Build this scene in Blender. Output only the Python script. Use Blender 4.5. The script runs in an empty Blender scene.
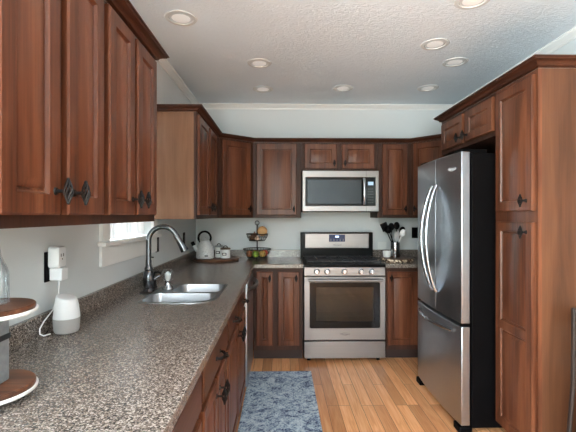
import bpy, bmesh, math, random
from mathutils import Vector, Matrix
random.seed(7)
PI = math.pi
sc = bpy.context.scene
COL = sc.collection

# ------------------------------------------------------------------ camera, world, light, exposure
cam_d = bpy.data.cameras.new('camera')
cam_d.sensor_width = 36.0
cam_d.lens = 396.0 / 576.0 * 36.0
cam_d.shift_y = -1.0 / 576.0
cam_d.clip_start = 0.02
cam = bpy.data.objects.new('camera', cam_d)
cam.location = (0, 0, 1.375)
cam.rotation_euler = (math.radians(90), 0, math.radians(-1.0))
COL.objects.link(cam)
sc.camera = cam

w = bpy.data.worlds.new('outdoors')
sc.world = w
w.use_nodes = True
wn, wl = w.node_tree.nodes, w.node_tree.links
wn.clear()
tc = wn.new('ShaderNodeTexCoord'); sp = wn.new('ShaderNodeSeparateXYZ')
wl.new(tc.outputs['Generated'], sp.inputs[0])
mr = wn.new('ShaderNodeMapRange'); mr.inputs[1].default_value = -1; mr.inputs[2].default_value = 1
wl.new(sp.outputs['Z'], mr.inputs[0])
cr = wn.new('ShaderNodeValToRGB')
els = cr.color_ramp.elements
els[0].position = 0.0; els[0].color = (.94, .99, 1.03, 1)
els[1].position = 1.0; els[1].color = (.78, .91, 1.0, 1)
for p, c in ((.445, (.84, .90, .90, 1)), (.475, (.17, .22, .13, 1)), (.52, (.26, .31, .23, 1)), (.55, (.92, .99, 1.03, 1))):
    e = els.new(p); e.color = c
wl.new(mr.outputs[0], cr.inputs[0])
bg = wn.new('ShaderNodeBackground'); bg.inputs['Strength'].default_value = 9.5
wl.new(cr.outputs[0], bg.inputs['Color'])
wo = wn.new('ShaderNodeOutputWorld'); wl.new(bg.outputs[0], wo.inputs[0])


def portal(name, loc, rot, sx, sy):
    l = bpy.data.lights.new(name, 'AREA'); l.shape = 'RECTANGLE'; l.size = sx; l.size_y = sy
    l.cycles.is_portal = True
    o = bpy.data.objects.new(name, l); o.location = loc; o.rotation_euler = rot; COL.objects.link(o)


# daylight enters by the sink window and openings added out of view
WIN2 = (-0.88, 0.36, 0.2, 2.45)
YR = -2.4
portal('added_window_daylight', ((WIN2[0] + WIN2[1]) / 2, YR - .08, (WIN2[2] + WIN2[3]) / 2), (math.radians(90), 0, 0), WIN2[1] - WIN2[0], WIN2[3] - WIN2[2])
portal('sink_window_daylight', (-1.04, 2.5, 1.64), (0, math.radians(-90), 0), .82, .72)

WIN3 = (-2.3, .34, .15, 2.45)  # unseen side opening, added to light the cabinets facing it
portal('added_side_daylight', (-1.02, (WIN3[0] + WIN3[1]) / 2, (WIN3[2] + WIN3[3]) / 2), (0, math.radians(-90), 0), WIN3[3] - WIN3[2], WIN3[1] - WIN3[0])
sc.view_settings.view_transform = 'Standard'
sc.view_settings.look = 'None'
sc.view_settings.gamma = 1.0
sc.view_settings.use_curve_mapping = False
sc.view_settings.exposure = 1.8
sc.cycles.max_bounces = 10
sc.cycles.diffuse_bounces = 6
sc.cycles.sample_clamp_indirect = 6.0


# ------------------------------------------------------------------ materials
def srgb(r, g, b):
    f = lambda c: ((c / 255 + .055) / 1.055) ** 2.4 if c > 10 else c / 255 / 12.92
    return (f(r), f(g), f(b), 1)


def new_mat(name):
    m = bpy.data.materials.new(name); m.use_nodes = True
    n, l = m.node_tree.nodes, m.node_tree.links
    return m, n, l, n['Principled BSDF']


def plain(name, col, rough=.5, metal=0.0, coat=0.0, bump=0.0, bscale=200, emit=None, estr=0, var=0.0):
    m, n, l, b = new_mat(name)
    b.inputs['Base Color'].default_value = col
    b.inputs['Roughness'].default_value = rough
    b.inputs['Metallic'].default_value = metal
    b.inputs['Coat Weight'].default_value = coat
    b.inputs['Coat Roughness'].default_value = .1
    if emit:
        b.inputs['Emission Color'].default_value = emit; b.inputs['Emission Strength'].default_value = estr
    t = n.new('ShaderNodeTexCoord'); nz = n.new('ShaderNodeTexNoise')
    nz.inputs['Scale'].default_value = bscale; nz.inputs['Detail'].default_value = 3
    l.new(t.outputs['Object'], nz.inputs['Vector'])
    if bump:
        bp = n.new('ShaderNodeBump'); bp.inputs['Strength'].default_value = bump; bp.inputs['Distance'].default_value = .002
        l.new(nz.outputs[0], bp.inputs['Height']); l.new(bp.outputs[0], b.inputs['Normal'])
    if var:
        mx = n.new('ShaderNodeMix'); mx.data_type = 'RGBA'
        mx.inputs[6].default_value = tuple(c * (1 - var) for c in col[:3]) + (1,)
        mx.inputs[7].default_value = tuple(min(1, c * (1 + var)) for c in col[:3]) + (1,)
        l.new(nz.outputs[0], mx.inputs[0]); l.new(mx.outputs[2], b.inputs['Base Color'])
    return m


def ramp(n, stops):
    r = n.new('ShaderNodeValToRGB'); e = r.color_ramp.elements
    e[0].position, e[0].color = stops[0]; e[1].position, e[1].color = stops[-1]
    for p, c in stops[1:-1]:
        x = e.new(p); x.color = c
    return r


def wood(name, dark, mid, light, rough=.36, axis='Z', coat=.0, fine=.75, spec=.28):
    m, n, l, b = new_mat(name)
    b.inputs['Specular IOR Level'].default_value = spec
    t = n.new('ShaderNodeTexCoord')
    sc1 = {'Z': (7, 7, .7), 'X': (.7, 7, 7), 'Y': (7, .7, 7)}[axis]
    sc2 = {'Z': (120, 120, 3), 'X': (3, 120, 120), 'Y': (120, 3, 120)}[axis]
    m1 = n.new('ShaderNodeMapping'); m1.inputs['Scale'].default_value = sc1
    m2 = n.new('ShaderNodeMapping'); m2.inputs['Scale'].default_value = sc2
    n1 = n.new('ShaderNodeTexNoise'); n1.inputs['Scale'].default_value = 1.6; n1.inputs['Detail'].default_value = 4; n1.inputs['Distortion'].default_value = .8
    n2 = n.new('ShaderNodeTexNoise'); n2.inputs['Scale'].default_value = 1.0; n2.inputs['Detail'].default_value = 2
    l.new(t.outputs['Object'], m1.inputs[0]); l.new(t.outputs['Object'], m2.inputs[0])
    l.new(m1.outputs[0], n1.inputs['Vector']); l.new(m2.outputs[0], n2.inputs['Vector'])
    mx = n.new('ShaderNodeMath'); mx.operation = 'MULTIPLY_ADD'
    mx.inputs[1].default_value = .45 * fine
    l.new(n2.outputs[0], mx.inputs[0])
    s2 = n.new('ShaderNodeMath'); s2.operation = 'MULTIPLY'; s2.inputs[1].default_value = 1 - .45 * fine
    l.new(n1.outputs[0], s2.inputs[0]); l.new(s2.outputs[0], mx.inputs[2])
    r = ramp(n, [(.34, dark), (.5, mid), (.68, light)])
    l.new(mx.outputs[0], r.inputs[0]); l.new(r.outputs[0], b.inputs['Base Color'])
    b.inputs['Roughness'].default_value = rough
    b.inputs['Coat Weight'].default_value = coat; b.inputs['Coat Roughness'].default_value = .22
    bp = n.new('ShaderNodeBump'); bp.inputs['Strength'].default_value = .08; bp.inputs['Distance'].default_value = .001
    l.new(n2.outputs[0], bp.inputs['Height']); l.new(bp.outputs[0], b.inputs['Normal'])
    return m


M = {}
M['cherry'] = wood('cherry_wood', srgb(60, 33, 21), srgb(90, 51, 33), srgb(114, 69, 46), rough=.36)
M['cherry_h'] = wood('cherry_wood_horizontal', srgb(56, 31, 20), srgb(74, 43, 29), srgb(90, 54, 37), axis='X')
M['cherry_c'] = wood('cherry_moulding', srgb(50, 28, 19), srgb(66, 37, 25), srgb(80, 46, 31), axis='Y')
M['frame'] = wood('shaded_cherry_frame', srgb(42, 24, 17), srgb(58, 34, 23), srgb(72, 43, 30), rough=.5, spec=.25)  # cherry darkened: shade between and below the doors put into the colour
M['panel'] = wood('side_veneer_with_sheen', srgb(112, 80, 60), srgb(126, 93, 71), srgb(138, 105, 82), rough=.3, fine=.5)  # paler and greyer than the cherry: light sheen put into the colour
M['tallpanel'] = wood('tall_side_veneer', srgb(72, 45, 29), srgb(85, 54, 36), srgb(97, 63, 42), rough=.38, fine=.5)
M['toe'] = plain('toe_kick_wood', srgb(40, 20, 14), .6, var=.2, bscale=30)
M['darkwood'] = plain('dark_chair_wood', srgb(30, 17, 12), .6, var=.2, bscale=30)
M['acacia'] = wood('acacia_wood', srgb(46, 27, 19), srgb(92, 56, 38), srgb(138, 92, 62), rough=.4, axis='X', fine=.5, coat=.05)
M['acacia2'] = wood('walnut_board', srgb(58, 34, 24), srgb(100, 64, 44), srgb(140, 98, 70), rough=.45, axis='X', fine=.5, coat=.05)
M['lidwood'] = wood('lid_wood', srgb(84, 66, 52), srgb(116, 94, 76), srgb(140, 118, 98), axis='X')
M['iron'] = plain('oiled_bronze', srgb(14, 12, 12), .45, .0, bump=.15, bscale=300)
M['blackmetal'] = plain('black_metal', srgb(20, 19, 19), .42, .4, bump=.1)
M['black'] = plain('black_plastic', srgb(9, 8, 9), .5, bump=.05)
M['blackgloss'] = plain('black_gloss_glass', srgb(12, 12, 14), .15, bump=.01)
M['enamel'] = plain('black_enamel', srgb(12, 12, 14), .3, bump=.02)
for q_, v_ in (('black', .05), ('blackgloss', .22), ('enamel', .12), ('iron', .25)):
    M[q_].node_tree.nodes['Principled BSDF'].inputs['Specular IOR Level'].default_value = v_
M['castiron'] = plain('cast_iron', srgb(34, 35, 38), .5, .2, bump=.3, bscale=400)
M['white'] = plain('white_paint', srgb(226, 226, 224), .45, bump=.03)
M['plasticw'] = plain('white_plastic', srgb(226, 227, 228), .4, bump=.02)
M['ceramic'] = plain('white_ceramic', srgb(222, 224, 222), .22, coat=.4, bump=.02)
M['fabricgrey'] = plain('grey_speaker_cloth', srgb(158, 157, 155), .9, bump=.4, bscale=700, var=.12)
M['greyplastic'] = plain('grey_plastic', srgb(158, 160, 162), .5, bump=.02)
M['rubber'] = plain('black_rubber', srgb(22, 22, 22), .8, bump=.1)
M['melon'] = plain('netted_melon_skin', srgb(206, 160, 108), .6, bump=.8, bscale=120, var=.2)
M['onion'] = plain('brown_onion_skin', srgb(104, 66, 42), .4, bump=.1, bscale=60, var=.25)
M['garlic'] = plain('garlic_skin', srgb(214, 190, 172), .5, bump=.2, bscale=60, var=.1)
M['green'] = plain('green_apple_skin', srgb(132, 156, 52), .3, coat=.3, var=.15, bscale=40)
M['yellow'] = plain('yellow_apple_skin', srgb(204, 168, 92), .3, coat=.3, var=.2, bscale=40)
M['red'] = plain('red_apple_skin', srgb(168, 62, 44), .3, coat=.3, var=.5, bscale=35)
M['tan'] = plain('tan_pear_skin', srgb(170, 110, 72), .35, coat=.2, var=.3, bscale=40)
M['stem'] = plain('fruit_stem', srgb(70, 48, 28), .7, bump=.1)
M['galv'] = plain('galvanised_metal', srgb(150, 156, 160), .45, .55, bump=.3, bscale=80, var=.25)
M['galvd'] = plain('dark_steel_band', srgb(62, 66, 70), .45, .7, bump=.2, bscale=80)
M['lens'] = plain('lamp_lens', srgb(240, 240, 238), .4, emit=(1, .98, .95, 1), estr=.06)
M['trimw'] = plain('lamp_trim', srgb(206, 208, 207), .45, bump=.02)
M['label'] = plain('label_paper', srgb(228, 226, 220), .6, bump=.02)
M['display'] = plain('display_glass', srgb(28, 34, 58), .12, emit=(.05, .08, .25, 1), estr=.06)
M['lcd'] = plain('display_glow', srgb(120, 150, 220), .4, emit=(.55, .7, 1, 1), estr=1.0)
M['lcdgrey'] = plain('display_grey', srgb(110, 130, 150), .3, emit=(.4, .55, .7, 1), estr=.25)
M['logo'] = plain('logo_silver', srgb(214, 216, 220), .35, .3, bump=.01)
M['logodark'] = plain('logo_grey', srgb(84, 82, 82), .4, .3, bump=.01)
M['cream'] = plain('cream_paint', srgb(214, 186, 160), .5, bump=.05)


def steel(name, col, rough=.27, axis='X', metal=1.0):
    m, n, l, b = new_mat(name)
    b.inputs['Metallic'].default_value = metal
    t = n.new('ShaderNodeTexCoord'); mp = n.new('ShaderNodeMapping')
    mp.inputs['Scale'].default_value = {'X': (2, 300, 300), 'Y': (300, 2, 300), 'Z': (300, 300, 2)}[axis]
    nz = n.new('ShaderNodeTexNoise'); nz.inputs['Scale'].default_value = 1; nz.inputs['Detail'].default_value = 2
    l.new(t.outputs['Object'], mp.inputs[0]); l.new(mp.outputs[0], nz.inputs['Vector'])
    r = ramp(n, [(.3, tuple(c * .93 for c in col[:3]) + (1,)), (.7, col)])
    l.new(nz.outputs[0], r.inputs[0]); l.new(r.outputs[0], b.inputs['Base Color'])
    mr = n.new('ShaderNodeMapRange'); mr.inputs[3].default_value = rough - .04; mr.inputs[4].default_value = rough + .06
    l.new(nz.outputs[0], mr.inputs[0]); l.new(mr.outputs[0], b.inputs['Roughness'])
    return m


M['steel'] = steel('brushed_steel', srgb(140, 136, 135), .38)
M['steelv'] = steel('brushed_steel_vertical', srgb(178, 184, 192), .3, axis='Z')
M['steeledge'] = steel('satin_steel_edge', srgb(214, 206, 202), .4, axis='Z')
M['sink'] = steel('sink_steel', srgb(166, 168, 171), .32, axis='X')
M['bright'] = plain('bright_steel', srgb(184, 187, 192), .26, 1.0, bump=.01)
M['fauc'] = plain('dark_nickel', srgb(96, 98, 102), .2, 1.0, bump=.02)


def thin_glass(name, tint, refl=.12, rough=.02, tcol=(1, 1, 1, 1)):
    m = bpy.data.materials.new(name); m.use_nodes = True
    n, l = m.node_tree.nodes, m.node_tree.links
    n.clear()
    tr = n.new('ShaderNodeBsdfTransparent'); tr.inputs[0].default_value = tint
    gl = n.new('ShaderNodeBsdfGlossy'); gl.inputs['Roughness'].default_value = rough; gl.inputs[0].default_value = tcol
    lw = n.new('ShaderNodeLayerWeight'); lw.inputs[0].default_value = .35
    ad = n.new('ShaderNodeMath'); ad.operation = 'ADD'; ad.use_clamp = True; ad.inputs[1].default_value = refl
    sq = n.new('ShaderNodeMath'); sq.operation = 'POWER'; sq.inputs[1].default_value = 2.0
    l.new(lw.outputs['Facing'], sq.inputs[0]); l.new(sq.outputs[0], ad.inputs[0])
    mx = n.new('ShaderNodeMixShader'); l.new(ad.outputs[0], mx.inputs[0]); l.new(tr.outputs[0], mx.inputs[1]); l.new(gl.outputs[0], mx.inputs[2])
    o = n.new('ShaderNodeOutputMaterial'); l.new(mx.outputs[0], o.inputs[0])
    return m


M['glass'] = thin_glass('window_glass', (.97, .98, .98, 1), .03)
M['bottle'] = thin_glass('bottle_glass', (.90, .92, .93, 1), .06)
M['ovenglass'] = thin_glass('oven_glass', (.40, .43, .42, 1), .035)
M['microglass'] = thin_glass('microwave_glass', (.55, .58, .6, 1), .03)


def m_wall(name, col, scale=90, strength=.12, dist=.002, rough=.75):
    m, n, l, b = new_mat(name)
    b.inputs['Base Color'].default_value = col; b.inputs['Roughness'].default_value = rough
    t = n.new('ShaderNodeTexCoord'); nz = n.new('ShaderNodeTexNoise'); nz.inputs['Scale'].default_value = scale; nz.inputs['Detail'].default_value = 4
    l.new(t.outputs['Object'], nz.inputs['Vector'])
    bp = n.new('ShaderNodeBump'); bp.inputs['Strength'].default_value = strength; bp.inputs['Distance'].default_value = dist
    l.new(nz.outputs[0], bp.inputs['Height']); l.new(bp.outputs[0], b.inputs['Normal'])
    return m


M['wall'] = m_wall('wall_paint', srgb(206, 211, 212))


def m_ceiling():
    m, n, l, b = new_mat('textured_ceiling')
    b.inputs['Base Color'].default_value = srgb(224, 233, 240); b.inputs['Roughness'].default_value = .55
    t = n.new('ShaderNodeTexCoord'); mp = n.new('ShaderNodeMapping'); mp.inputs['Scale'].default_value = (1, 1.7, 1)
    l.new(t.outputs['Object'], mp.inputs[0])
    v = n.new('ShaderNodeTexNoise'); v.inputs['Scale'].default_value = 26; v.inputs['Detail'].default_value = 5; v.inputs['Distortion'].default_value = 1.5
    l.new(mp.outputs[0], v.inputs['Vector'])
    r = ramp(n, [(.42, (0, 0, 0, 1)), (.58, (1, 1, 1, 1))]); l.new(v.outputs[0], r.inputs[0])
    bp = n.new('ShaderNodeBump'); bp.inputs['Strength'].default_value = .32; bp.inputs['Distance'].default_value = .006
    l.new(r.outputs[0], bp.inputs['Height']); l.new(bp.outputs[0], b.inputs['Normal'])
    return m


M['ceiling'] = m_ceiling()


def m_counter():
    m, n, l, b = new_mat('speckled_laminate')
    t = n.new('ShaderNodeTexCoord')
    v = n.new('ShaderNodeTexVoronoi'); v.inputs['Scale'].default_value = 300
    l.new(t.outputs['Object'], v.inputs['Vector'])
    s = n.new('ShaderNodeSeparateColor'); l.new(v.outputs['Color'], s.inputs[0])
    nz = n.new('ShaderNodeTexNoise'); nz.inputs['Scale'].default_value = 120; nz.inputs['Detail'].default_value = 4
    l.new(t.outputs['Object'], nz.inputs['Vector'])
    mx = n.new('ShaderNodeMath'); mx.operation = 'MULTIPLY_ADD'; mx.inputs[1].default_value = .55
    h = n.new('ShaderNodeMath'); h.operation = 'MULTIPLY'; h.inputs[1].default_value = .45
    l.new(nz.outputs[0], h.inputs[0]); l.new(s.outputs[0], mx.inputs[0]); l.new(h.outputs[0], mx.inputs[2])
    r = ramp(n, [(.25, srgb(58, 51, 47)), (.42, srgb(97, 87, 80)), (.58, srgb(116, 106, 98)), (.76, srgb(170, 160, 151))])
    l.new(mx.outputs[0], r.inputs[0]); l.new(r.outputs[0], b.inputs['Base Color'])
    b.inputs['Roughness'].default_value = .24
    b.inputs['Specular IOR Level'].default_value = .8
    return m


M['counter'] = m_counter()


def m_floor():
    m, n, l, b = new_mat('oak_planks')
    t = n.new('ShaderNodeTexCoord'); mp = n.new('ShaderNodeMapping'); mp.inputs['Rotation'].default_value = (0, 0, PI / 2)
    l.new(t.outputs['Object'], mp.inputs[0])
    br = n.new('ShaderNodeTexBrick'); br.inputs['Scale'].default_value = 1.0
    br.inputs['Brick Width'].default_value = .95; br.inputs['Row Height'].default_value = .083
    br.inputs['Mortar Size'].default_value = .0016; br.inputs['Mortar Smooth'].default_value = .3; br.offset = .37; br.offset_frequency = 3
    br.inputs['Color1'].default_value = (0, 0, 0, 1); br.inputs['Color2'].default_value = (1, 1, 1, 1); br.inputs['Mortar'].default_value = (0, 0, 0, 1)
    l.new(mp.outputs[0], br.inputs['Vector'])
    m2 = n.new('ShaderNodeMapping'); m2.inputs['Scale'].default_value = (34, 1.8, 1)
    l.new(t.outputs['Object'], m2.inputs[0])
    ofs = n.new('ShaderNodeVectorMath'); ofs.operation = 'ADD'
    l.new(m2.outputs[0], ofs.inputs[0])
    sc_ = n.new('ShaderNodeVectorMath'); sc_.operation = 'SCALE'; sc_.inputs['Scale'].default_value = 13.0
    l.new(br.outputs['Color'], sc_.inputs[0]); l.new(sc_.outputs[0], ofs.inputs[1])
    nz = n.new('ShaderNodeTexNoise'); nz.inputs['Scale'].default_value = 1.5; nz.inputs['Detail'].default_value = 5; nz.inputs['Distortion'].default_value = 1.2
    l.new(ofs.outputs[0], nz.inputs['Vector'])
    g = ramp(n, [(.25, srgb(204, 138, 90)), (.5, srgb(226, 166, 116)), (.75, srgb(238, 188, 142))])
    l.new(nz.outputs[0], g.inputs[0])
    pl = ramp(n, [(0, (.66, .56, .48, 1)), (.5, (.9, .85, .82, 1)), (1, (1.1, 1.08, 1.06, 1))])
    l.new(br.outputs['Color'], pl.inputs[0])
    mul = n.new('ShaderNodeMix'); mul.data_type = 'RGBA'; mul.blend_type = 'MULTIPLY'; mul.inputs[0].default_value = 1
    l.new(g.outputs[0], mul.inputs[6]); l.new(pl.outputs[0], mul.inputs[7])
    mo = n.new('ShaderNodeMix'); mo.data_type = 'RGBA'; mo.inputs[7].default_value = srgb(84, 48, 28)
    l.new(br.outputs['Fac'], mo.inputs[0]); l.new(mul.outputs[2], mo.inputs[6])
    l.new(mo.outputs[2], b.inputs['Base Color'])
    b.inputs['Roughness'].default_value = .34
    return m


M['floor'] = m_floor()


def m_rug():
    m, n, l, b = new_mat('distressed_rug')
    t = n.new('ShaderNodeTexCoord')
    a = n.new('ShaderNodeTexNoise'); a.inputs['Scale'].default_value = 7; a.inputs['Detail'].default_value = 5; a.inputs['Roughness'].default_value = .65; a.inputs['Distortion'].default_value = 2.2
    c = n.new('ShaderNodeTexNoise'); c.inputs['Scale'].default_value = 75; c.inputs['Detail'].default_value = 4; c.inputs['Roughness'].default_value = .8
    v = n.new('ShaderNodeTexNoise'); v.inputs['Scale'].default_value = 26; v.inputs['Detail'].default_value = 3; v.inputs['Distortion'].default_value = 3.0
    for x in (a, c, v):
        l.new(t.outputs['Object'], x.inputs['Vector'])
    def mth(op, i, k):
        q = n.new('ShaderNodeMath'); q.operation = op
        l.new(i, q.inputs[0])
        if isinstance(k, float): q.inputs[1].default_value = k
        else: l.new(k, q.inputs[1])
        return q.outputs[0]
    s = mth('ADD', mth('MULTIPLY', a.outputs[0], .40), mth('MULTIPLY', c.outputs[0], .34))
    s = mth('ADD', s, mth('MULTIPLY', v.outputs[0], .30))
    r = ramp(n, [(.42, srgb(38, 46, 78)), (.475, srgb(92, 108, 138)), (.52, srgb(150, 168, 184)), (.60, srgb(192, 206, 212))])
    l.new(s, r.inputs[0]); l.new(r.outputs[0], b.inputs['Base Color'])
    b.inputs['Roughness'].default_value = .95
    bp = n.new('ShaderNodeBump'); bp.inputs['Strength'].default_value = .5; bp.inputs['Distance'].default_value = .003
    l.new(c.outputs[0], bp.inputs['Height']); l.new(bp.outputs[0], b.inputs['Normal'])
    return m


M['rug'] = m_rug()


def m_curtain():
    m = bpy.data.materials.new('sheer_curtain'); m.use_nodes = True
    n, l = m.node_tree.nodes, m.node_tree.links
    n.clear()
    d = n.new('ShaderNodeBsdfDiffuse'); d.inputs[0].default_value = (.78, .79, .81, 1)
    t = n.new('ShaderNodeBsdfTranslucent'); t.inputs[0].default_value = (.86, .87, .88, 1)
    mx = n.new('ShaderNodeMixShader'); mx.inputs[0].default_value = .025
    l.new(d.outputs[0], mx.inputs[1]); l.new(t.outputs[0], mx.inputs[2])
    o = n.new('ShaderNodeOutputMaterial'); l.new(mx.outputs[0], o.inputs[0])
    return m


M['curtain'] = m_curtain()


def m_speckle():
    m, n, l, b = new_mat('speckled_enamel')
    t = n.new('ShaderNodeTexCoord'); nz = n.new('ShaderNodeTexNoise'); nz.inputs['Scale'].default_value = 160; nz.inputs['Detail'].default_value = 1
    l.new(t.outputs['Object'], nz.inputs['Vector'])
    r = ramp(n, [(.3, srgb(120, 122, 124)), (.4, srgb(212, 214, 213)), (1, srgb(218, 220, 219))])
    l.new(nz.outputs[0], r.inputs[0]); l.new(r.outputs[0], b.inputs['Base Color'])
    b.inputs['Roughness'].default_value = .3
    return m


M['speckle'] = m_speckle()


def m_bark():
    m, n, l, b = new_mat('bark_edge')
    t = n.new('ShaderNodeTexCoord'); nz = n.new('ShaderNodeTexNoise'); nz.inputs['Scale'].default_value = 38; nz.inputs['Detail'].default_value = 2
    l.new(t.outputs['Object'], nz.inputs['Vector'])
    r = ramp(n, [(.36, srgb(44, 32, 26)), (.5, srgb(98, 72, 54)), (.58, srgb(222, 204, 178))])
    l.new(nz.outputs[0], r.inputs[0]); l.new(r.outputs[0], b.inputs['Base Color'])
    b.inputs['Roughness'].default_value = .8
    return m


M['bark'] = m_bark()


# ------------------------------------------------------------------ mesh helpers
class MB:
    def __init__(self):
        self.bm = bmesh.new()

    def box(self, x0, y0, z0, x1, y1, z1):
        v = [self.bm.verts.new(p) for p in ((x0, y0, z0), (x1, y0, z0), (x1, y1, z0), (x0, y1, z0), (x0, y0, z1), (x1, y0, z1), (x1, y1, z1), (x0, y1, z1))]
        for f in ((3, 2, 1, 0), (4, 5, 6, 7), (0, 1, 5, 4), (1, 2, 6, 5), (2, 3, 7, 6), (3, 0, 4, 7)):
            self.bm.faces.new([v[i] for i in f])
        return self

    def prism(self, pts, z0, z1):
        a = [self.bm.verts.new((x, y, z0)) for x, y in pts]; b = [self.bm.verts.new((x, y, z1)) for x, y in pts]
        n = len(pts)
        self.bm.faces.new(a[::-1]); self.bm.faces.new(b)
        for i in range(n):
            self.bm.faces.new((a[i], a[(i + 1) % n], b[(i + 1) % n], b[i]))
        return self

    def lathe(self, prof, c=(0, 0, 0), seg=28, cap=True, axis='Z', sx=1.0, sy=1.0):
        rings = []
        for r, z in prof:
            ring = []
            for i in range(seg):
                a = 2 * PI * i / seg
                u, v = r * math.cos(a) * sx, r * math.sin(a) * sy
                p = {'Z': (u, v, z), 'Y': (u, z, -v), 'X': (z, u, v)}[axis]
                ring.append(self.bm.verts.new((c[0] + p[0], c[1] + p[1], c[2] + p[2])))
            rings.append(ring)
        for a, b in zip(rings, rings[1:]):
            for i in range(seg):
                self.bm.faces.new((a[i], a[(i + 1) % seg], b[(i + 1) % seg], b[i]))
        if cap:
            self.bm.faces.new(rings[0][::-1]); self.bm.faces.new(rings[-1])
        return self

    def tube(self, pts, r, seg=8, closed=False, flat=1.0):
        pts = [Vector(p) for p in pts]; n = len(pts)
        rr = r if isinstance(r, (list, tuple)) else [r] * n
        rings = []; up = None
        for i, p in enumerate(pts):
            if closed: t = (pts[(i + 1) % n] - pts[i - 1])
            else: t = pts[min(i + 1, n - 1)] - pts[max(i - 1, 0)]
            t.normalize()
            if up is None:
                up = Vector((0, 0, 1)) if abs(t.z) < .9 else Vector((1, 0, 0))
            s = t.cross(up)
            if s.length < 1e-6: s = t.cross(Vector((0, 1, 0)))
            s.normalize(); up = s.cross(t).normalized()
            rings.append([self.bm.verts.new(p + (s * math.cos(2 * PI * k / seg) + up * math.sin(2 * PI * k / seg) * flat) * rr[i]) for k in range(seg)])
        m = n if closed else n - 1
        for i in range(m):
            a, b = rings[i], rings[(i + 1) % n]
            for k in range(seg):
                self.bm.faces.new((a[k], a[(k + 1) % seg], b[(k + 1) % seg], b[k]))
        if not closed:
            self.bm.faces.new(rings[0][::-1]); self.bm.faces.new(rings[-1])
        return self

    def cyl(self, p0, p1, r0, r1=None, seg=16):
        return self.tube([p0, p1], [r0, r0 if r1 is None else r1], seg)

    def ring(self, c, R, r, seg=32, s=6, axis='Z'):
        pts = []
        for i in range(seg):
            a = 2 * PI * i / seg; u, v = R * math.cos(a), R * math.sin(a)
            d = {'Z': (u, v, 0), 'Y': (u, 0, v), 'X': (0, u, v)}[axis]
            pts.append((c[0] + d[0], c[1] + d[1], c[2] + d[2]))
        return self.tube(pts, r, s, closed=True)

    def sphere(self, c, r, sx=1, sy=1, sz=1, seg=20):
        m = Matrix.Translation(c) @ Matrix.Diagonal((r * sx, r * sy, r * sz, 1))
        bmesh.ops.create_uvsphere(self.bm, u_segments=seg, v_segments=seg // 2 + 2, radius=1, matrix=m)
        return self

    def sweep(self, path, prof):
        """profile (out, z) swept along XY path, 'out' lies to the right of travel, mitred"""
        P = [Vector((x, y)) for x, y in path]; n = len(P); rings = []
        for i in range(n):
            d0 = (P[i] - P[i - 1]).normalized() if i else None
            d1 = (P[i + 1] - P[i]).normalized() if i < n - 1 else None
            n0 = Vector((d0.y, -d0.x)) if d0 else None; n1 = Vector((d1.y, -d1.x)) if d1 else None
            if n0 is None: mn = n1
            elif n1 is None: mn = n0
            else:
                mn = (n0 + n1); mn = mn / (1 + n0.dot(n1))
            rings.append([self.bm.verts.new((P[i].x + mn.x * o, P[i].y + mn.y * o, z)) for o, z in prof])
        k = len(prof)
        for a, b in zip(rings, rings[1:]):
            for j in range(k):
                self.bm.faces.new((a[j], a[(j + 1) % k], b[(j + 1) % k], b[j]))
        self.bm.faces.new(rings[0]); self.bm.faces.new(rings[-1][::-1])
        return self

    def mesh(self, name, mat, angle=35):
        bmesh.ops.recalc_face_normals(self.bm, faces=self.bm.faces)
        me = bpy.data.meshes.new(name); self.bm.to_mesh(me); self.bm.free()
        me.materials.append(mat)
        me.polygons.foreach_set('use_smooth', [True] * len(me.polygons))
        me.set_sharp_from_angle(angle=math.radians(angle))
        return me

    def build(self, name, mat, parent=None, bevel=0, loc=None, rotz=0, angle=35):
        o = bpy.data.objects.new(name, self.mesh(name, mat, angle)); COL.objects.link(o)
        if parent: o.parent = parent
        if loc: o.location = loc
        if rotz: o.rotation_euler = (0, 0, rotz)
        if bevel:
            b = o.modifiers.new('edge', 'BEVEL'); b.width = bevel; b.segments = 2; b.limit_method = 'ANGLE'; b.angle_limit = math.radians(40)
        return o


def put(name, me, parent=None, loc=(0, 0, 0), rot=(0, 0, 0)):
    o = bpy.data.objects.new(name, me); COL.objects.link(o)
    if parent: o.parent = parent
    o.location = loc; o.rotation_euler = rot
    return o


def tag(o, label, cat, group=None):
    o['label'] = label; o['category'] = cat
    if group: o['group'] = group
    return o


def thing(name, label, cat, loc=(0, 0, 0), rotz=0, group=None):
    o = bpy.data.objects.new(name, None); COL.objects.link(o); o.empty_display_size = .05
    o.location = loc; o.rotation_euler = (0, 0, rotz)
    return tag(o, label, cat, group)


def struct(o):
    o['kind'] = 'structure'
    return o


def rrect(cx, cy, hx, hy, r, seg=6):
    """rounded rectangle, r is one radius or four (ne, nw, sw, se)"""
    rs = r if isinstance(r, (list, tuple)) else [r] * 4
    pts = []
    for (sx, sy, a0), q in zip(((1, 1, 0), (-1, 1, 90), (-1, -1, 180), (1, -1, 270)), rs):
        ox, oy = cx + sx * (hx - q), cy + sy * (hy - q)
        for i in range(seg + 1):
            a = math.radians(a0 + 90 * i / seg)
            pts.append((ox + q * math.cos(a), oy + q * math.sin(a)))
    return pts


def text_mesh(s, size, mat, depth=.0006):
    cu = bpy.data.curves.new('lettering', 'FONT'); cu.body = s; cu.size = size; cu.extrude = depth; cu.align_x = 'CENTER'; cu.align_y = 'CENTER'
    o = bpy.data.objects.new('lettering', cu); COL.objects.link(o)
    bpy.context.view_layer.update()
    me = bpy.data.meshes.new_from_object(o.evaluated_get(bpy.context.evaluated_depsgraph_get()))
    bpy.data.objects.remove(o); bpy.data.curves.remove(cu)
    me.materials.clear(); me.materials.append(mat)
    return me


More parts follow.
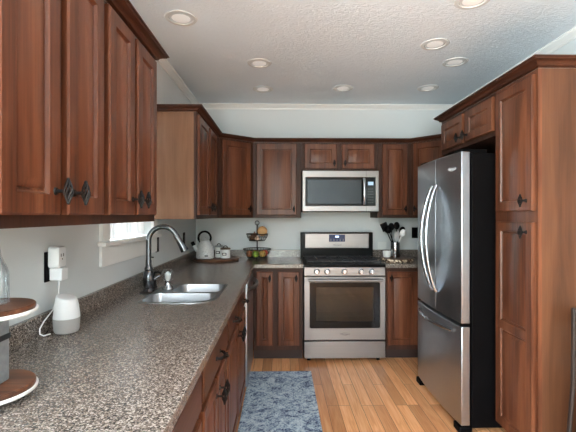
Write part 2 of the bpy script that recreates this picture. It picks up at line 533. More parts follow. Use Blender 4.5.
# ------------------------------------------------------------------ room shell
XL, XR, YB, ZC = -.935, 1.94, 4.37, 2.59
T = .12
XD, YD = 4.6, 1.96     # unseen side room, added so less light bounces back onto the cabinets
struct(MB().prism([(XL - T, YR - T), (XD + T, YR - T), (XD + T, YD + T), (XR + T, YD + T), (XR + T, YB + T), (XL - T, YB + T)], -.1, 0).build('floor', M['floor']))
struct(MB().prism([(XL - T, YR - T), (XD + T, YR - T), (XD + T, YD + T), (XR + T, YD + T), (XR + T, YB + T), (XL - T, YB + T)], ZC, ZC + .1).build('ceiling', M['ceiling']))
WIN = (2.14, 2.86, 1.235, 2.05)
m = MB(); m.box(XL - T, YR, 0, XL, WIN3[0], ZC).box(XL - T, WIN3[1], 0, XL, WIN[0], ZC).box(XL - T, WIN3[0], 0, XL, WIN3[1], WIN3[2]).box(XL - T, WIN3[0], WIN3[3], XL, WIN3[1], ZC).box(XL - T, WIN[1], 0, XL, YB, ZC).box(XL - T, WIN[0], 0, XL, WIN[1], WIN[2]).box(XL - T, WIN[0], WIN[3], XL, WIN[1], ZC)
struct(m.build('wall_left', M['wall']))
struct(MB().box(XL - T, YB, 0, XR + T, YB + T, ZC).build('wall_back', M['wall']))
struct(MB().box(XR, YD, 0, XR + T, YB, ZC).box(XR + T, YD, 0, XD, YD + T, ZC).box(XD, YR, 0, XD + T, YD + T, ZC).build('wall_right', M['wall']))
m = MB()
m.box(XL - T, YR - T, 0, WIN2[0], YR, ZC).box(WIN2[0], YR - T, 0, WIN2[1], YR, WIN2[2]).box(WIN2[0], YR - T, WIN2[3], WIN2[1], YR, ZC)
m.box(WIN2[1], YR - T, 0, XD + T, YR, ZC)
struct(m.build('wall_front', M['wall']))
# ceiling cornice
prof = [(0, ZC - .052), (.007, ZC - .052), (.009, ZC - .040), (.016, ZC - .034), (.030, ZC - .020), (.040, ZC - .010), (.046, ZC - .008), (.046, ZC), (0, ZC)]
struct(MB().sweep([(XL, YR), (XL, YB), (XR, YB), (XR, YD), (XD, YD), (XD, YR)], prof).build('trim_1', M['white']))
# sink window: frame > pane, sill
wf = MB()
y0, y1, z0, z1 = WIN
for a in ((y0 - .09, y0, z0, z1), (y1, y1 + .09, z0, z1), (y0 - .09, y1 + .09, z1, z1 + .09)):
    wf.box(XL, a[0], a[2], XL + .02, a[1], a[3])
wf.box(XL, y0 - .09, z0 - .13, XL + .016, y1 + .09, z0 - .022)
s = .035
for a in ((y0, y0 + s, z0, z1), (y1 - s, y1, z0, z1), (y0, y1, z0, z0 + .012), (y0, y1, z1 - s, z1), (y0, y1, 1.63, 1.66)):
    wf.box(XL - .085, a[0], a[2], XL - .05, a[1], a[3])
wf = struct(wf.build('window_1', M['white'], bevel=.002))
MB().box(XL - .07, y0 + s, z0 + .012, XL - .066, y1 - s, z1 - s).build('pane', M['glass'], wf)
MB().box(XL - .11, y0 + .001, z0 - .0215, XL + .0003, y1 - .001, z0 + .0005).box(XL + .0005, y0 - .11, z0 - .0215, XL + .045, y1 + .11, z0 + .0005).build('sill', M['white'], wf, bevel=.003)
# unseen window behind the viewer, added only to bring in daylight
for nm, (a0, a1, b0, b1) in (('added_window_2', WIN2),):
    g = MB(); q = .055
    g.box(a0, YR - .09, b0, a0 + q, YR - .04, b1).box(a1 - q, YR - .09, b0, a1, YR - .04, b1).box(a0, YR - .09, b0, a1, YR - .04, b0 + q).box(a0, YR - .09, b1 - q, a1, YR - .04, b1)
    c_ = (a0 + a1) / 2
    g.box(c_ - .035, YR - .09, b0, c_ + .035, YR - .04, b1)
    go = struct(g.build(nm, M['white'], bevel=.003))
    MB().box(a0 + q, YR - .068, b0 + q, a1 - q, YR - .064, b1 - q).build('pane', M['glass'], go)
g = MB(); a0, a1, b0, b1 = WIN3; ym = (a0 + a1) / 2  # unseen side window, invented to let daylight in
for y in (a0, ym - .03, a1 - .06): g.box(XL - .09, y, b0, XL - .04, y + .06, b1)
g.box(XL - .09, a0, b0, XL - .04, a1, b0 + .06).box(XL - .09, a0, b1 - .06, XL - .04, a1, b1)
go = struct(g.build('added_window_3', M['white']))
MB().box(XL - .068, a0 + .06, b0 + .06, XL - .064, ym - .03, b1 - .06).build('pane', M['glass'], go)
MB().box(XL - .068, ym + .03, b0 + .06, XL - .064, a1 - .06, b1 - .06).build('pane', M['glass'], go)


# ------------------------------------------------------------------ cabinet kit (front faces -Y, width along +X)
def knob_mesh():
    m = MB()
    m.cyl((0, 0, 0), (0, -.004, 0), .011, .009, 12)
    m.cyl((0, -.004, 0), (0, -.022, 0), .0045, .0045, 8)
    for k in range(6):
        pts = []
        for i in range(13):
            t = i / 12; a = 2 * PI * k / 6 + t * 2.4
            r = .002 + .0085 * math.sin(PI * t) ** 1.2
            pts.append((r * math.cos(a), -.033 + r * math.sin(a), -.029 + .058 * t))
        m.tube(pts, .0027, 5)
    m.sphere((0, -.033, .0305), .005, seg=8).sphere((0, -.033, -.0305), .005, seg=8)
    m.tube([(0, -.033, -.028), (0, -.033, .028)], .003, 6)
    return m.mesh('knob', M['iron'], 60)


def pull_mesh():
    m = MB()
    for sx in (-1, 1):
        m.cyl((sx * .046, 0, 0), (sx * .046, -.004, 0), .009, .008, 10)
    for k in range(2):
        pts = []
        for i in range(25):
            t = i / 24; a = t * 4 * PI + k * PI
            x = -.046 + .092 * t
            y = -.004 - .030 * math.sin(PI * t) ** .6
            r = .0028 + .006 * math.sin(PI * t) ** 2
            pts.append((x, y + r * math.cos(a), r * math.sin(a) - .004 * math.sin(PI * t)))
        m.tube(pts, .0038, 6)
    return m.mesh('pull', M['iron'], 60)


KNOB, PULL = knob_mesh(), pull_mesh()
DT = .02


def door_mesh(name, wd, h, panels=None, mat=None, fw=.052):
    m = MB(); bm = m.bm; kk = .002

    def rect(x0, z0, x1, z1, y):
        return [bm.verts.new(p) for p in ((x0, y, z0), (x1, y, z0), (x1, y, z1), (x0, y, z1))]

    def bridge(a, b):
        for i in range(4):
            bm.faces.new((a[i], a[(i + 1) % 4], b[(i + 1) % 4], b[i]))
    r0 = rect(0, 0, wd, h, 0); r1 = rect(0, 0, wd, h, -DT + .005); r2 = rect(.0055, .0055, wd - .0055, h - .0055, -DT)
    bm.faces.new(r0); bridge(r0, r1); bridge(r1, r2)
    if panels is None: panels = [(fw, fw, wd - fw, h - fw)]
    loops = [r2]
    for (x0, z0, x1, z1) in panels:
        cur = rect(x0, z0, x1, z1, -DT); loops.append(cur)
        for ins, y in ((.003, -DT + .004), (.006, -DT + .0105), (.012, -DT + .0115), (.014, -DT + .0085), (.038, -DT + .001)):
            ii = min(ins, (x1 - x0) * .4, (z1 - z0) * .4)
            nx = rect(x0 + ii, z0 + ii, x1 - ii, z1 - ii, y); bridge(cur, nx); cur = nx
        bm.faces.new(cur)
    edges = []
    for lp in loops:
        for i in range(4):
            a, b = lp[i], lp[(i + 1) % 4]
            edges.append(bm.edges.get((a, b)) or bm.edges.new((a, b)))
    bmesh.ops.triangle_fill(bm, use_beauty=True, use_dissolve=False, edges=edges, normal=(0, -1, 0))
    return m.mesh(name, mat or M['cherry'], 25)


def add_door(root, x0, x1, z0, z1, knob=None, panels=None, fw=.052, kdz=None):
    """knob = (x, z)"""
    d = put('door', door_mesh('door', x1 - x0, z1 - z0, panels, fw=fw), root, (x0, 0, z0))
    if knob: put('knob', KNOB, d, (knob[0] - x0, -DT, knob[1] - z0))
    return d


def add_drawer(root, x0, x1, z0, z1, pull=True):
    m = MB()
    bm = m.bm
    m.box(x0, -DT + .005, z0, x1, 0, z1)
    b = m.build('drawer_front', M['cherry_h'], root)
    mm = MB(); i = .006
    # raised front with a sloped edge
    A = [(x0, -DT + .005, z0), (x1, -DT + .005, z0), (x1, -DT + .005, z1), (x0, -DT + .005, z1)]
    bm2 = bmesh.new(); bm2.from_mesh(b.data)
    va = [bm2.verts.new((x, y - .0001, z)) for x, y, z in A]
    vb = [bm2.verts.new(p) for p in ((x0 + i, -DT, z0 + i), (x1 - i, -DT, z0 + i), (x1 - i, -DT, z1 - i), (x0 + i, -DT, z1 - i))]
    for k in range(4):
        bm2.faces.new((va[k], va[(k + 1) % 4], vb[(k + 1) % 4], vb[k]))
    bm2.faces.new(vb)
    bmesh.ops.recalc_face_normals(bm2, faces=bm2.faces)
    bm2.to_mesh(b.data); bm2.free()
    b.data.polygons.foreach_set('use_smooth', [False] * len(b.data.polygons))
    if pull: put('pull', PULL, b, ((x0 + x1) / 2, -DT, (z0 + z1) / 2))
    return b


def carcass(root, W, D, z0, z1, openings, top=True, mat=None, sidemat=None):
    """box of panels plus a face frame pierced by openings [(x0,z0,x1,z1)]"""
    m = MB(); t = .018; f = .019
    m.box(0, f, z0, t, D, z1).box(W - t, f, z0, W, D, z1).box(t, D - .008, z0, W - t, D, z1).box(t, f, z0, W - t, D - .008, z0 + t)
    if top: m.box(t, f, z1 - t, W - t, D - .008, z1)
    m.build('carcass', sidemat or M['frame'], root)
    m = MB(); bm = m.bm
    loops = [[(0, z0), (W, z0), (W, z1), (0, z1)]] + [[(a, b), (c, b), (c, d), (a, d)] for a, b, c, d in openings]
    edges = []
    for lp in loops:
        vs = [bm.verts.new((x, 0, z)) for x, z in lp]
        for i in range(4): edges.append(bm.edges.new((vs[i], vs[(i + 1) % 4])))
    bmesh.ops.triangle_fill(bm, use_beauty=True, use_dissolve=False, edges=edges, normal=(0, -1, 0))
    r = bmesh.ops.extrude_face_region(bm, geom=list(bm.faces))
    for v in r['geom']:
        if isinstance(v, bmesh.types.BMVert): v.co.y += f
    m.build('face_frame', M['frame'], root)


def wall_cabinet(label, loc, rotz, W, D, z0, z1, doors, sidemat=None, kz=None):
    """doors: (x0, x1, dz0, dz1, knob side -1/1/0)"""
    root = thing('wall_cabinet', label, 'cabinet', loc, rotz)
    carcass(root, W, D, z0, z1, [(a + .012, c + .012, b - .012, d - .012) for a, b, c, d, k in doors], sidemat=sidemat)
    for a, b, c, d, k in doors:
        kn = None
        if k: kn = ((b - .028 if k > 0 else a + .028), (kz if kz else c + .062))
        add_door(root, a, b, c, d, kn)
    return root


R90 = PI / 2
ZB, ZT = 1.345, 2.112          # wall cabinet bottom, top
DZ0, DZ1 = 1.375, 2.098
XF = -.605                     # left wall cabinets' face
Y0 = .80
wall_cabinet('cherry wall cabinet nearest the tiered tray, two raised-panel doors', (XF, Y0, 0), R90, 1.34 - Y0, XF - XL, ZB, ZT,
             [(.835 - Y0, 1.066 - Y0, DZ0, DZ1, 1), (1.102 - Y0, 1.325 - Y0, DZ0, DZ1, -1)])
wall_cabinet('cherry wall cabinet ending beside the sink window, above the speaker', (XF, 1.342, 0), R90, 1.905 - 1.342, XF - XL, ZB, ZT,
             [(1.366 - 1.342, 1.602 - 1.342, DZ0, DZ1, 1), (1.634 - 1.342, 1.88 - 1.342, DZ0, DZ1, -1)])
wall_cabinet('cherry wall cabinet past the window with a pale flat end panel', (XF, 2.84, 0), R90, 3.778 - 2.84, XF - XL, ZB, ZT,
             [(.028, .40, DZ0, DZ1, 1), (.455, .80, DZ0, DZ1, -1)], sidemat=M['panel'])


def diagonal_cabinet(label, p0, p1, outline, door_u, knob_side):
    """corner unit: outline polygon, door on the edge p0->p1"""
    root = thing('corner_wall_cabinet', label, 'cabinet', (p0[0], p0[1], 0))
    m = MB(); m.prism([(x - p0[0], y - p0[1]) for x, y in outline], ZB, ZT); m.build('carcass', M['frame'], root)
    d = Vector((p1[0] - p0[0], p1[1] - p0[1])); L = d.length; a = math.atan2(d.y, d.x)
    u0, u1 = door_u
    dm = door_mesh('door', u1 - u0, DZ1 - DZ0)
    px, py = math.cos(a) * u0, math.sin(a) * u0
    nx, ny = math.sin(a), -math.cos(a)
    o = put('door', dm, root, (px + nx * .0006, py + ny * .0006, DZ0), (0, 0, a))
    put('knob', KNOB, o, ((u1 - u0 - .028) if knob_side > 0 else .028, -DT, .062))
    return root


YF = 4.04
diagonal_cabinet('narrow-looking diagonal cherry corner cabinet above the white kettle', (-.604, 3.78), (-.286, YF),
                 [(-.604, 3.78), (-.286, YF), (-.286, YB), (XL, YB), (XL, 3.78)], (.045, .372), 1)
wall_cabinet('wide one-door cherry wall cabinet above the fruit basket', (-.284, YF, 0), 0, .488, YB - YF, ZB, ZT, [(.034, .442, DZ0, DZ1, 1)])
wall_cabinet('short two-door cherry wall cabinet on top of the microwave', (.206, YF, 0), 0, .778, YB - YF, 1.822, ZT,
             [(.032, .362, 1.846, DZ1, 1), (.414, .746, 1.846, DZ1, -1)], kz=1.90)
wall_cabinet('narrow one-door cherry wall cabinet above the utensil crock', (.986, YF, 0), 0, .343, YB - YF, ZB, ZT, [(.05, .306, DZ0, DZ1, 1)])
diagonal_cabinet('diagonal cherry corner cabinet half hidden behind the refrigerator', (1.331, YF), (1.61, 3.76),
                 [(1.331, YF), (1.61, 3.76), (1.61, 3.345), (XR, 3.345), (XR, YB), (1.331, YB)], (.035, .36), -1)
# over-fridge and tall pantry
XT = 1.34
TZ = 2.14
r = wall_cabinet('two-door cherry cabinet over the refrigerator', (XT, 3.28, 0), -R90, 3.28 - 2.452, XR - XT, 1.872, TZ,
                 [(.032, .41, 1.902, 2.117, 1), (.458, .82, 1.902, 2.117, -1)], kz=1.945)
tall = thing('pantry_cabinet', 'tall cherry pantry cabinet with plain brown side, beside the refrigerator', 'cabinet', (XT, 2.45, 0), -R90)
W = 2.45 - 2.04
m = MB(); m.box(0, .019, .1, .018, XR - XT, TZ).box(.018, XR - XT - .01, .1, W - .018, XR - XT, TZ).box(.018, .019, TZ - .018, W - .018, XR - XT - .01, TZ).box(.018, .019, .1, W - .018, XR - XT - .01, .118)
m.build('carcass', M['frame'], tall)
MB().box(W - .018, .019, 0, W, XR - XT, TZ).build('side_panel', M['tallpanel'], tall)
m = MB(); m.box(0, 0, .1, .045, .019, TZ).box(W - .045, 0, 0, W, .019, TZ).box(.045, 0, .1, W - .045, .019, .13).box(.045, 0, 1.325, W - .045, .019, 1.41).box(.045, 0, 2.09, W - .045, .019, TZ)
m.build('face_frame', M['cherry'], tall)
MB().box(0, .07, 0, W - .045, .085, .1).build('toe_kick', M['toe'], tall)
dx0, dx1 = .03, W - .022
add_door(tall, dx0, dx1, 1.397, 2.117, (dx1 - .05, 1.452), fw=.055)
hh = 1.336 - .105; ww = dx1 - dx0
add_door(tall, dx0, dx1, .105, 1.336, (dx1 - .05, 1.282), panels=[(.055, .055, ww - .055, .59), (.055, .64, ww - .055, hh - .055)])


# cabinet crowns
def crown_prof(z, h, o):
    return [(0, z), (.012 * o, z), (.014 * o, z + .12 * h), (.26 * o, z + .2 * h), (.36 * o, z + .42 * h), (.62 * o, z + .62 * h), (.84 * o, z + .72 * h), (.88 * o, z + .84 * h), (o, z + .88 * h), (o, z + h), (0, z + h)]


o = MB().sweep([(XF, Y0), (XF, 1.905), (XL, 1.905)], crown_prof(ZT + .0005, .04, .055)).build('crown_moulding', M['cherry_c'])
tag(o, 'cherry crown moulding on the cabinets before the sink window', 'moulding')
o = MB().sweep([(XL, 2.84), (XF, 2.84), (XF, 3.78), (-.286, YF), (1.331, YF), (1.61, 3.76), (1.61, 3.345)], crown_prof(ZT + .0005, .04, .05)).build('crown_moulding', M['cherry_c'])
tag(o, 'long cherry crown moulding bending round the back corner cabinets', 'moulding')
o = MB().sweep([(XR, 3.28), (XT, 3.28), (XT, 2.04), (XR, 2.04)], crown_prof(TZ + .0005, .05, .052)).build('crown_moulding', M['cherry_c'])
tag(o, 'cherry crown moulding along the pantry and refrigerator cabinet', 'moulding')


# ------------------------------------------------------------------ base cabinets
XB = -.28
CB = .875      # carcass top
def base_cabinet(label, loc, rotz, W, D, drawers, doors, end=None):
    root = thing('base_cabinet', label, 'cabinet', loc, rotz)
    ops = [(a + .012, c + .012, b - .012, d - .012) for a, b, c, d, *_ in drawers + doors]
    carcass(root, W, D, .1, CB, ops, top=False)
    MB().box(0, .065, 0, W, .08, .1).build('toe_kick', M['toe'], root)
    for a, b, c, d, p in drawers: add_drawer(root, a, b, c, d, p)
    for a, b, c, d, k in doors:
        kn = ((b - .03 if k > 0 else a + .03), d - .06) if k else None
        add_door(root, a, b, c, d, kn, fw=.05)
    return root


DB = XB - XL - .01
base_cabinet('base cabinet nearest the viewer with one wide drawer over doors', (XB, .40, 0), R90, .93, DB,
             [(.03, .905, .735, .86, True)], [(.03, .455, .125, .705, 1), (.475, .905, .125, .705, -1)])
base_cabinet('base cabinet with a drawer over two knobbed doors, in front of the sink base', (XB, 1.332, 0), R90, .616, DB,
             [(.02, .596, .735, .86, True)], [(.02, .298, .125, .705, 1), (.318, .596, .125, .705, -1)])
base_cabinet('sink base cabinet with two small drawer fronts, next to the dishwasher', (XB, 1.95, 0), R90, .972, DB,
             [(.02, .474, .735, .86, True), (.498, .952, .735, .86, True)], [(.02, .474, .125, .705, 1), (.498, .952, .125, .705, -1)])
YF2 = 3.735
base_cabinet('corner base cabinet with two tall narrow doors beside the range', (-.262, YF2, 0), 0, .468, YB - YF2 - .01, [],
             [(.03, .186, .145, .842, 1), (.232, .434, .145, .842, 1)])
base_cabinet('base cabinet between the range and the refrigerator', (.992, YF2, 0), 0, .60, YB - YF2 - .01, [], [(.012, .30, .145, .842, -1)])


# ------------------------------------------------------------------ worktops
def worktop(name, outer, hole=None, z0=CB + .001, z1=.914):
    m = MB(); bm = m.bm; edges = []
    for lp in [outer] + ([hole] if hole else []):
        vs = [bm.verts.new((x, y, z1)) for x, y in lp]
        for i in range(len(vs)): edges.append(bm.edges.new((vs[i], vs[(i + 1) % len(vs)])))
    bmesh.ops.triangle_fill(bm, use_beauty=True, use_dissolve=False, edges=edges, normal=(0, 0, 1))
    r = bmesh.ops.extrude_face_region(bm, geom=list(bm.faces))
    for v in r['geom']:
        if isinstance(v, bmesh.types.BMVert): v.co.z = z0
    return m


SX, SY, SHX, SHY = -.555, 2.355, .205, .285
sink_hole = rrect(SX, SY, SHX - .008, SHY - .008, [.05, .05, .06, .13])
xc, yc = -.25, 3.705
ct = thing('worktop', 'L-shaped speckled brown-grey worktop holding the sink', 'worktop', (XL, .39, 0))
out = [(XL + .001, .39), (xc, .39), (xc, yc), (.212, yc), (.212, YB - .001), (XL + .001, YB - .001)]
m = worktop('slab', out, sink_hole); bmesh.ops.translate(m.bm, vec=(-XL, -.39, 0), verts=m.bm.verts)
m.build('slab', M['counter'], ct, bevel=.004)
m = MB().sweep([(XL + .001, .39), (XL + .001, YB - .001), (.212, YB - .001)], [(0, .914), (.02, .914), (.02, .988), (.017, .992), (0, .992)])
bmesh.ops.translate(m.bm, vec=(-XL, -.39, 0), verts=m.bm.verts)
m.build('backsplash', M['counter'], ct)
ct = thing('worktop', 'short speckled worktop under the utensil crock', 'worktop', (.984, YB, 0))
MB().box(0, yc - YB, CB + .001, 1.60 - .984, -.001, .914).build('slab', M['counter'], ct, bevel=.004)
MB().box(0, -.021, .914, 1.60 - .984, -.001, .992).build('backsplash', M['counter'], ct)

# ------------------------------------------------------------------ sink
sk = thing('sink', 'double-bowl stainless steel kitchen sink set in the speckled worktop', 'sink', (SX, SY, 0))
m = MB(); bm = m.bm; edges = []
def loop(pts, z):
    vs = [bm.verts.new((x - SX, y - SY, z)) for x, y in pts]
    es = [bm.edges.new((vs[i], vs[(i + 1) % len(vs)])) for i in range(len(vs))]
    return vs, es
ov, oe = loop(rrect(SX, SY, SHX, SHY, [.05, .05, .06, .13]), .9175)
bowls = [(SX - .003, 2.208, SHX - .018, .120, [.05, .05, .06, .12]), (SX + .045, 2.493, SHX - .06, .132, [.05, .05, .05, .04])]
edges = list(oe); bl = []
for (cx, cy, hx, hy, r_) in bowls:
    v_, e_ = loop(rrect(cx, cy, hx, hy, r_), .9175); edges += e_; bl.append(v_)
bmesh.ops.triangle_fill(bm, use_beauty=True, use_dissolve=False, edges=edges, normal=(0, 0, 1))
ov2 = [bm.verts.new((v.co.x, v.co.y, .9142)) for v in ov]
for i in range(len(ov)): bm.faces.new((ov[i], ov[(i + 1) % len(ov)], ov2[(i + 1) % len(ov)], ov2[i]))
m.build('rim', M['sink'], sk)
for (cx, cy, hx, hy, r_) in bowls:
    m = MB(); prev = None
    for ins, z in ((0, .9172), (.002, .905), (.008, .80), (.02, .762), (.04, .752), (.08, .75)):
        ring = [m.bm.verts.new((x - SX, y - SY, z)) for x, y in rrect(cx, cy, hx - ins, hy - ins, [max(.01, q - ins * .4) for q in r_])]
        if prev:
            for i in range(len(ring)): m.bm.faces.new((prev[i], prev[(i + 1) % len(ring)], ring[(i + 1) % len(ring)], ring[i]))
        prev = ring
    m.bm.faces.new(prev)
    b = m.build('bowl', M['sink'], sk)
    for p in b.data.polygons: pass
    MB().lathe([(.045, .7505), (.045, .753), (.03, .7535), (.028, .7515)], (cx - SX, cy - SY, 0), 20).build('drain', M['bright'], b)

# ------------------------------------------------------------------ faucet and things round the sink
FX, FY = -.798, 2.40
fa = thing('faucet', 'dark metal gooseneck kitchen faucet with pull-down spray head', 'faucet', (FX, FY, .9142))
MB().lathe([(.034, 0), (.036, .004), (.030, .012), (.026, .02), (.031, .05), (.033, .08), (.029, .115), (.022, .128), (.024, .134), (.0235, .142), (.018, .152), (.017, .19)], seg=24).build('body', M['fauc'], fa)
pts = [(0, 0, .18), (0, 0, .30)]
for i in range(15):
    a = PI - (PI - .40) * i / 14
    pts.append((.082 + .082 * math.cos(a), .02 * (i / 14), .308 + .082 * math.sin(a)))
MB().tube(pts, .0155, 14).build('spout', M['fauc'], fa)
e = Vector(pts[-1]); d = (e - Vector(pts[-2])).normalized()
MB().tube([e, e + d * .01, e + d * .03, e + d * .075, e + d * .105, e + d * .112], [.0165, .018, .017, .021, .025, .024], 16).build('spray_head', M['fauc'], fa)
MB().tube([(.02, .008, .07), (.036, .014, .076), (.05, .02, .085), (.062, .026, .09)], [.012, .010, .007, .006], 10).build('handle', M['fauc'], fa)
MB().prism([(x, y) for x, y in rrect(0, 0, .036, .085, .034)], 0, .0035).build('deck_plate', M['iron'], fa)

sd = thing('soap_pump', 'dark metal soap pump just behind the faucet', 'dispenser', (-.806, 2.53, .9145))
MB().lathe([(.02, 0), (.021, .004), (.015, .012), (.013, .03), (.015, .045), (.012, .06), (.008, .065), (.008, .085), (.011, .09), (.011, .1)], seg=18).build('body', M['iron'], sd)
MB().tube([(0, 0, .095), (.025, .0, .098), (.05, 0, .088)], [.007, .006, .005], 8).build('spout', M['iron'], sd)

cb = thing('soap_bottle', 'clear bottle standing against the backsplash behind the faucet', 'bottle', (-.868, 2.62, .9145))
MB().lathe([(.001, .001), (.028, .001), (.030, .006), (.030, .10), (.024, .125), (.012, .135), (.011, .15)], seg=20, cap=False).build('body', M['bottle'], cb)
MB().lathe([(.0001, .006), (.026, .006), (.026, .085), (.0001, .085)], seg=20, cap=False).build('soap', M['ceramic'], cb)
MB().lathe([(.012, .14), (.012, .158), (.004, .16), (.004, .18), (.008, .182), (.008, .188)], seg=14).tube([(0, 0, .185), (.03, 0, .182)], .004, 8).build('cap', M['black'], cb)

st = thing('brush', 'clear ribbed knob-topped dish brush standing at the sink edge', 'brush', (-.694, 2.44, .9178))
MB().lathe([(.001, 0), (.032, 0), (.034, .006), (.03, .016), (.02, .028), (.016, .05), (.018, .055)], seg=20).build('base', M['bright'], st)
m = MB(); prev = None; N = 32
for r_, z in ((.016, .052), (.03, .062), (.036, .085), (.035, .105), (.022, .122), (.002, .126)):
    ring = [m.bm.verts.new((r_ * (1 + .10 * math.cos(8 * 2 * PI * i / N)) * math.cos(2 * PI * i / N), r_ * (1 + .10 * math.cos(8 * 2 * PI * i / N)) * math.sin(2 * PI * i / N), z)) for i in range(N)]
    if prev:
        for i in range(N): m.bm.faces.new((prev[i], prev[(i + 1) % N], ring[(i + 1) % N], ring[i]))
    prev = ring
m.bm.faces.new(prev)
m.build('knob', M['bottle'], st)
MB().lathe([(.010, .055), (.018, .07), (.02, .10), (.004, .112)], seg=16).build('core', M['ceramic'], st)

# ------------------------------------------------------------------ dishwasher
dw = thing('dishwasher', 'dark stainless dishwasher with bowed towel-bar handle under the worktop', 'dishwasher', (-.262, 2.928, 0), R90)
DWW = .60
MB().box(.005, .02, .1, DWW - .005, .58, CB - .002).build('tub', M['black'], dw)
MB().box(0, -.012, .105, DWW, .02, .868).build('door', M['steelv'], dw, bevel=.003)
MB().box(.01, .05, 0, DWW - .01, .065, .1).build('toe_kick', M['black'], dw)
pts = [(.03 + .54 * i / 16, -.012 - .052 * math.sin(PI * i / 16) ** .8, .815) for i in range(17)]
MB().tube(pts, .017, 10, flat=.9).build('handle', M['steel'], dw)

# ------------------------------------------------------------------ range
rg = thing('range', 'stainless and black gas range with five knobs between base cabinets', 'stove', (.5935, 3.68, 0))
hw = .379
MB().box(-hw, .03, .03, hw, .60, .895).build('body', M['enamel'], rg, bevel=.003)
for sx in (-.33, .33):
    for yy in (.08, .55): MB().cyl((sx, yy, 0), (sx, yy, .031), .018).build('foot', M['black'], rg)
MB().box(-hw, -.004, .04, hw, .029, .198).build('storage_drawer', M['steel'], rg, bevel=.004)
# oven door frame with window
m = MB(); bm = m.bm; edges = []
dw0, dw1, dz0, dz1 = -hw, hw, .212, .800
wx, wz0, wz1 = .327, .322, .748
for lp in ([(dw0, dz0), (dw1, dz0), (dw1, dz1), (dw0, dz1)], rrect(0, (wz0 + wz1) / 2, wx, (wz1 - wz0) / 2, .014, 4)):
    vs = [bm.verts.new((x, -.008, z)) for x, z in lp]
    for i in range(len(vs)): edges.append(bm.edges.new((vs[i], vs[(i + 1) % len(vs)])))
bmesh.ops.triangle_fill(bm, use_beauty=True, use_dissolve=False, edges=edges, normal=(0, -1, 0))
r_ = bmesh.ops.extrude_face_region(bm, geom=list(bm.faces))
for v in r_['geom']:
    if isinstance(v, bmesh.types.BMVert): v.co.y = .0295
od = m.build('oven_door', M['steel'], rg, bevel=.003)
# window: dark border ring, glass, rack wires behind
m = MB(); bm = m.bm; edges = []
for lp in (rrect(0, (wz0 + wz1) / 2, wx - .0005, (wz1 - wz0) / 2 - .0005, .014, 4), rrect(0, .545, .268, .158, .01, 4)):
    vs = [bm.verts.new((x, -.0055, z)) for x, z in lp]
    for i in range(len(vs)): edges.append(bm.edges.new((vs[i], vs[(i + 1) % len(vs)])))
bmesh.ops.triangle_fill(bm, use_beauty=True, use_dissolve=False, edges=edges, normal=(0, -1, 0))
m.build('window_border', M['blackgloss'], od)
MB().box(-.28, -.005, .375, .28, -.003, .715).build('window_glass', M['ovenglass'], od)
MB().box(-.32, .0255, .33, .32, .0292, .745).build('oven_liner', plain('oven_liner_enamel', srgb(44, 50, 52), .5, bump=.05, var=.2), od)
m = MB()
for z in (.43, .475, .60, .635): m.tube([(-.262, .012, z), (.262, .012, z)], .0022, 5)
for i in range(9): m.tube([(-.25 + i * .0625, .016, .60), (-.25 + i * .0625, .016, .635)], .0014, 5)
m.build('rack', M['bright'], od)
m = MB(); m.tube([(-.345, -.052, .772), (.345, -.052, .772)], .0125, 12)
for sx in (-.335, .335): m.tube([(sx, -.008, .772), (sx, -.05, .772)], .010, 10)
m.build('handle', M['steel'], od)
# knob panel
m = MB(); m.box(-hw, -.002, .808, hw, .029, .888); m.build('control_panel', M['steel'], rg, bevel=.003)
for x in (-.262, -.165, -.005, .152, .25):
    k = MB().lathe([(.028, -.002), (.028, -.008), (.024, -.011), (.022, -.034), (.018, -.038), (.001, -.0385)], (x, 0, .848), 20, axis='Y').build('knob', M['bright'], rg)
    MB().box(x - .003, -.0405, .848 - .018, x + .003, -.0385, .848 + .018).build('pointer', M['logo'], k)
# cooktop
MB().box(-hw - .001, -.012, .8885, hw + .001, .60, .915).build('cooktop', M['enamel'], rg, bevel=.006)
for i in range(3):
    x0 = -.355 + i * .238; x1 = x0 + .232
    m = MB()
    m.tube([(x0, .05, .938), (x1, .05, .938), (x1, .50, .938), (x0, .50, .938)], .006, 6, closed=True)
    m.tube([(x0, .275, .938), (x1, .275, .938)], .006, 6)
    for yy in (.165, .385):
        m.tube([(x0, yy, .940), (x1, yy, .940)], .0055, 6)
    m.tube([((x0 + x1) / 2, .05, .940), ((x0 + x1) / 2, .50, .940)], .0055, 6)
    for xx in (x0 + .004, x1 - .004):
        for yy in (.055, .495): m.cyl((xx, yy, .914), (xx, yy, .938), .006, seg=6)
    m.build('grate', M['castiron'], rg)
for x, y, r_ in ((-.24, .16, .042), (-.24, .40, .035), (0, .275, .05), (.24, .16, .048), (.24, .40, .032)):
    MB().lathe([(r_, .914), (r_, .922), (r_ * .8, .926), (r_ * .8, .930), (.002, .931)], (x, y, 0), 20).build('burner', M['castiron'], rg)
# backguard
MB().box(-.385, .52, .915, .385, .60, 1.19).build('backguard', M['enamel'], rg, bevel=.006)
MB().box(-.34, .513, 1.024, .34, .521, 1.178).build('backguard_panel', M['steel'], rg, bevel=.006)
dpl = MB().box(-.085, .509, 1.092, .085, .5128, 1.168).build('display', M['display'], rg, bevel=.003)
MB().box(-.018, .508, 1.138, .018, .5088, 1.154).build('readout', M['lcd'], dpl)
m = MB()
for i in range(5):
    for j in range(2):
        m.box(-.072 + i * .033, .5082, 1.101 + j * .014, -.060 + i * .033, .5088, 1.107 + j * .014)
m.build('keys', M['logodark'], dpl)


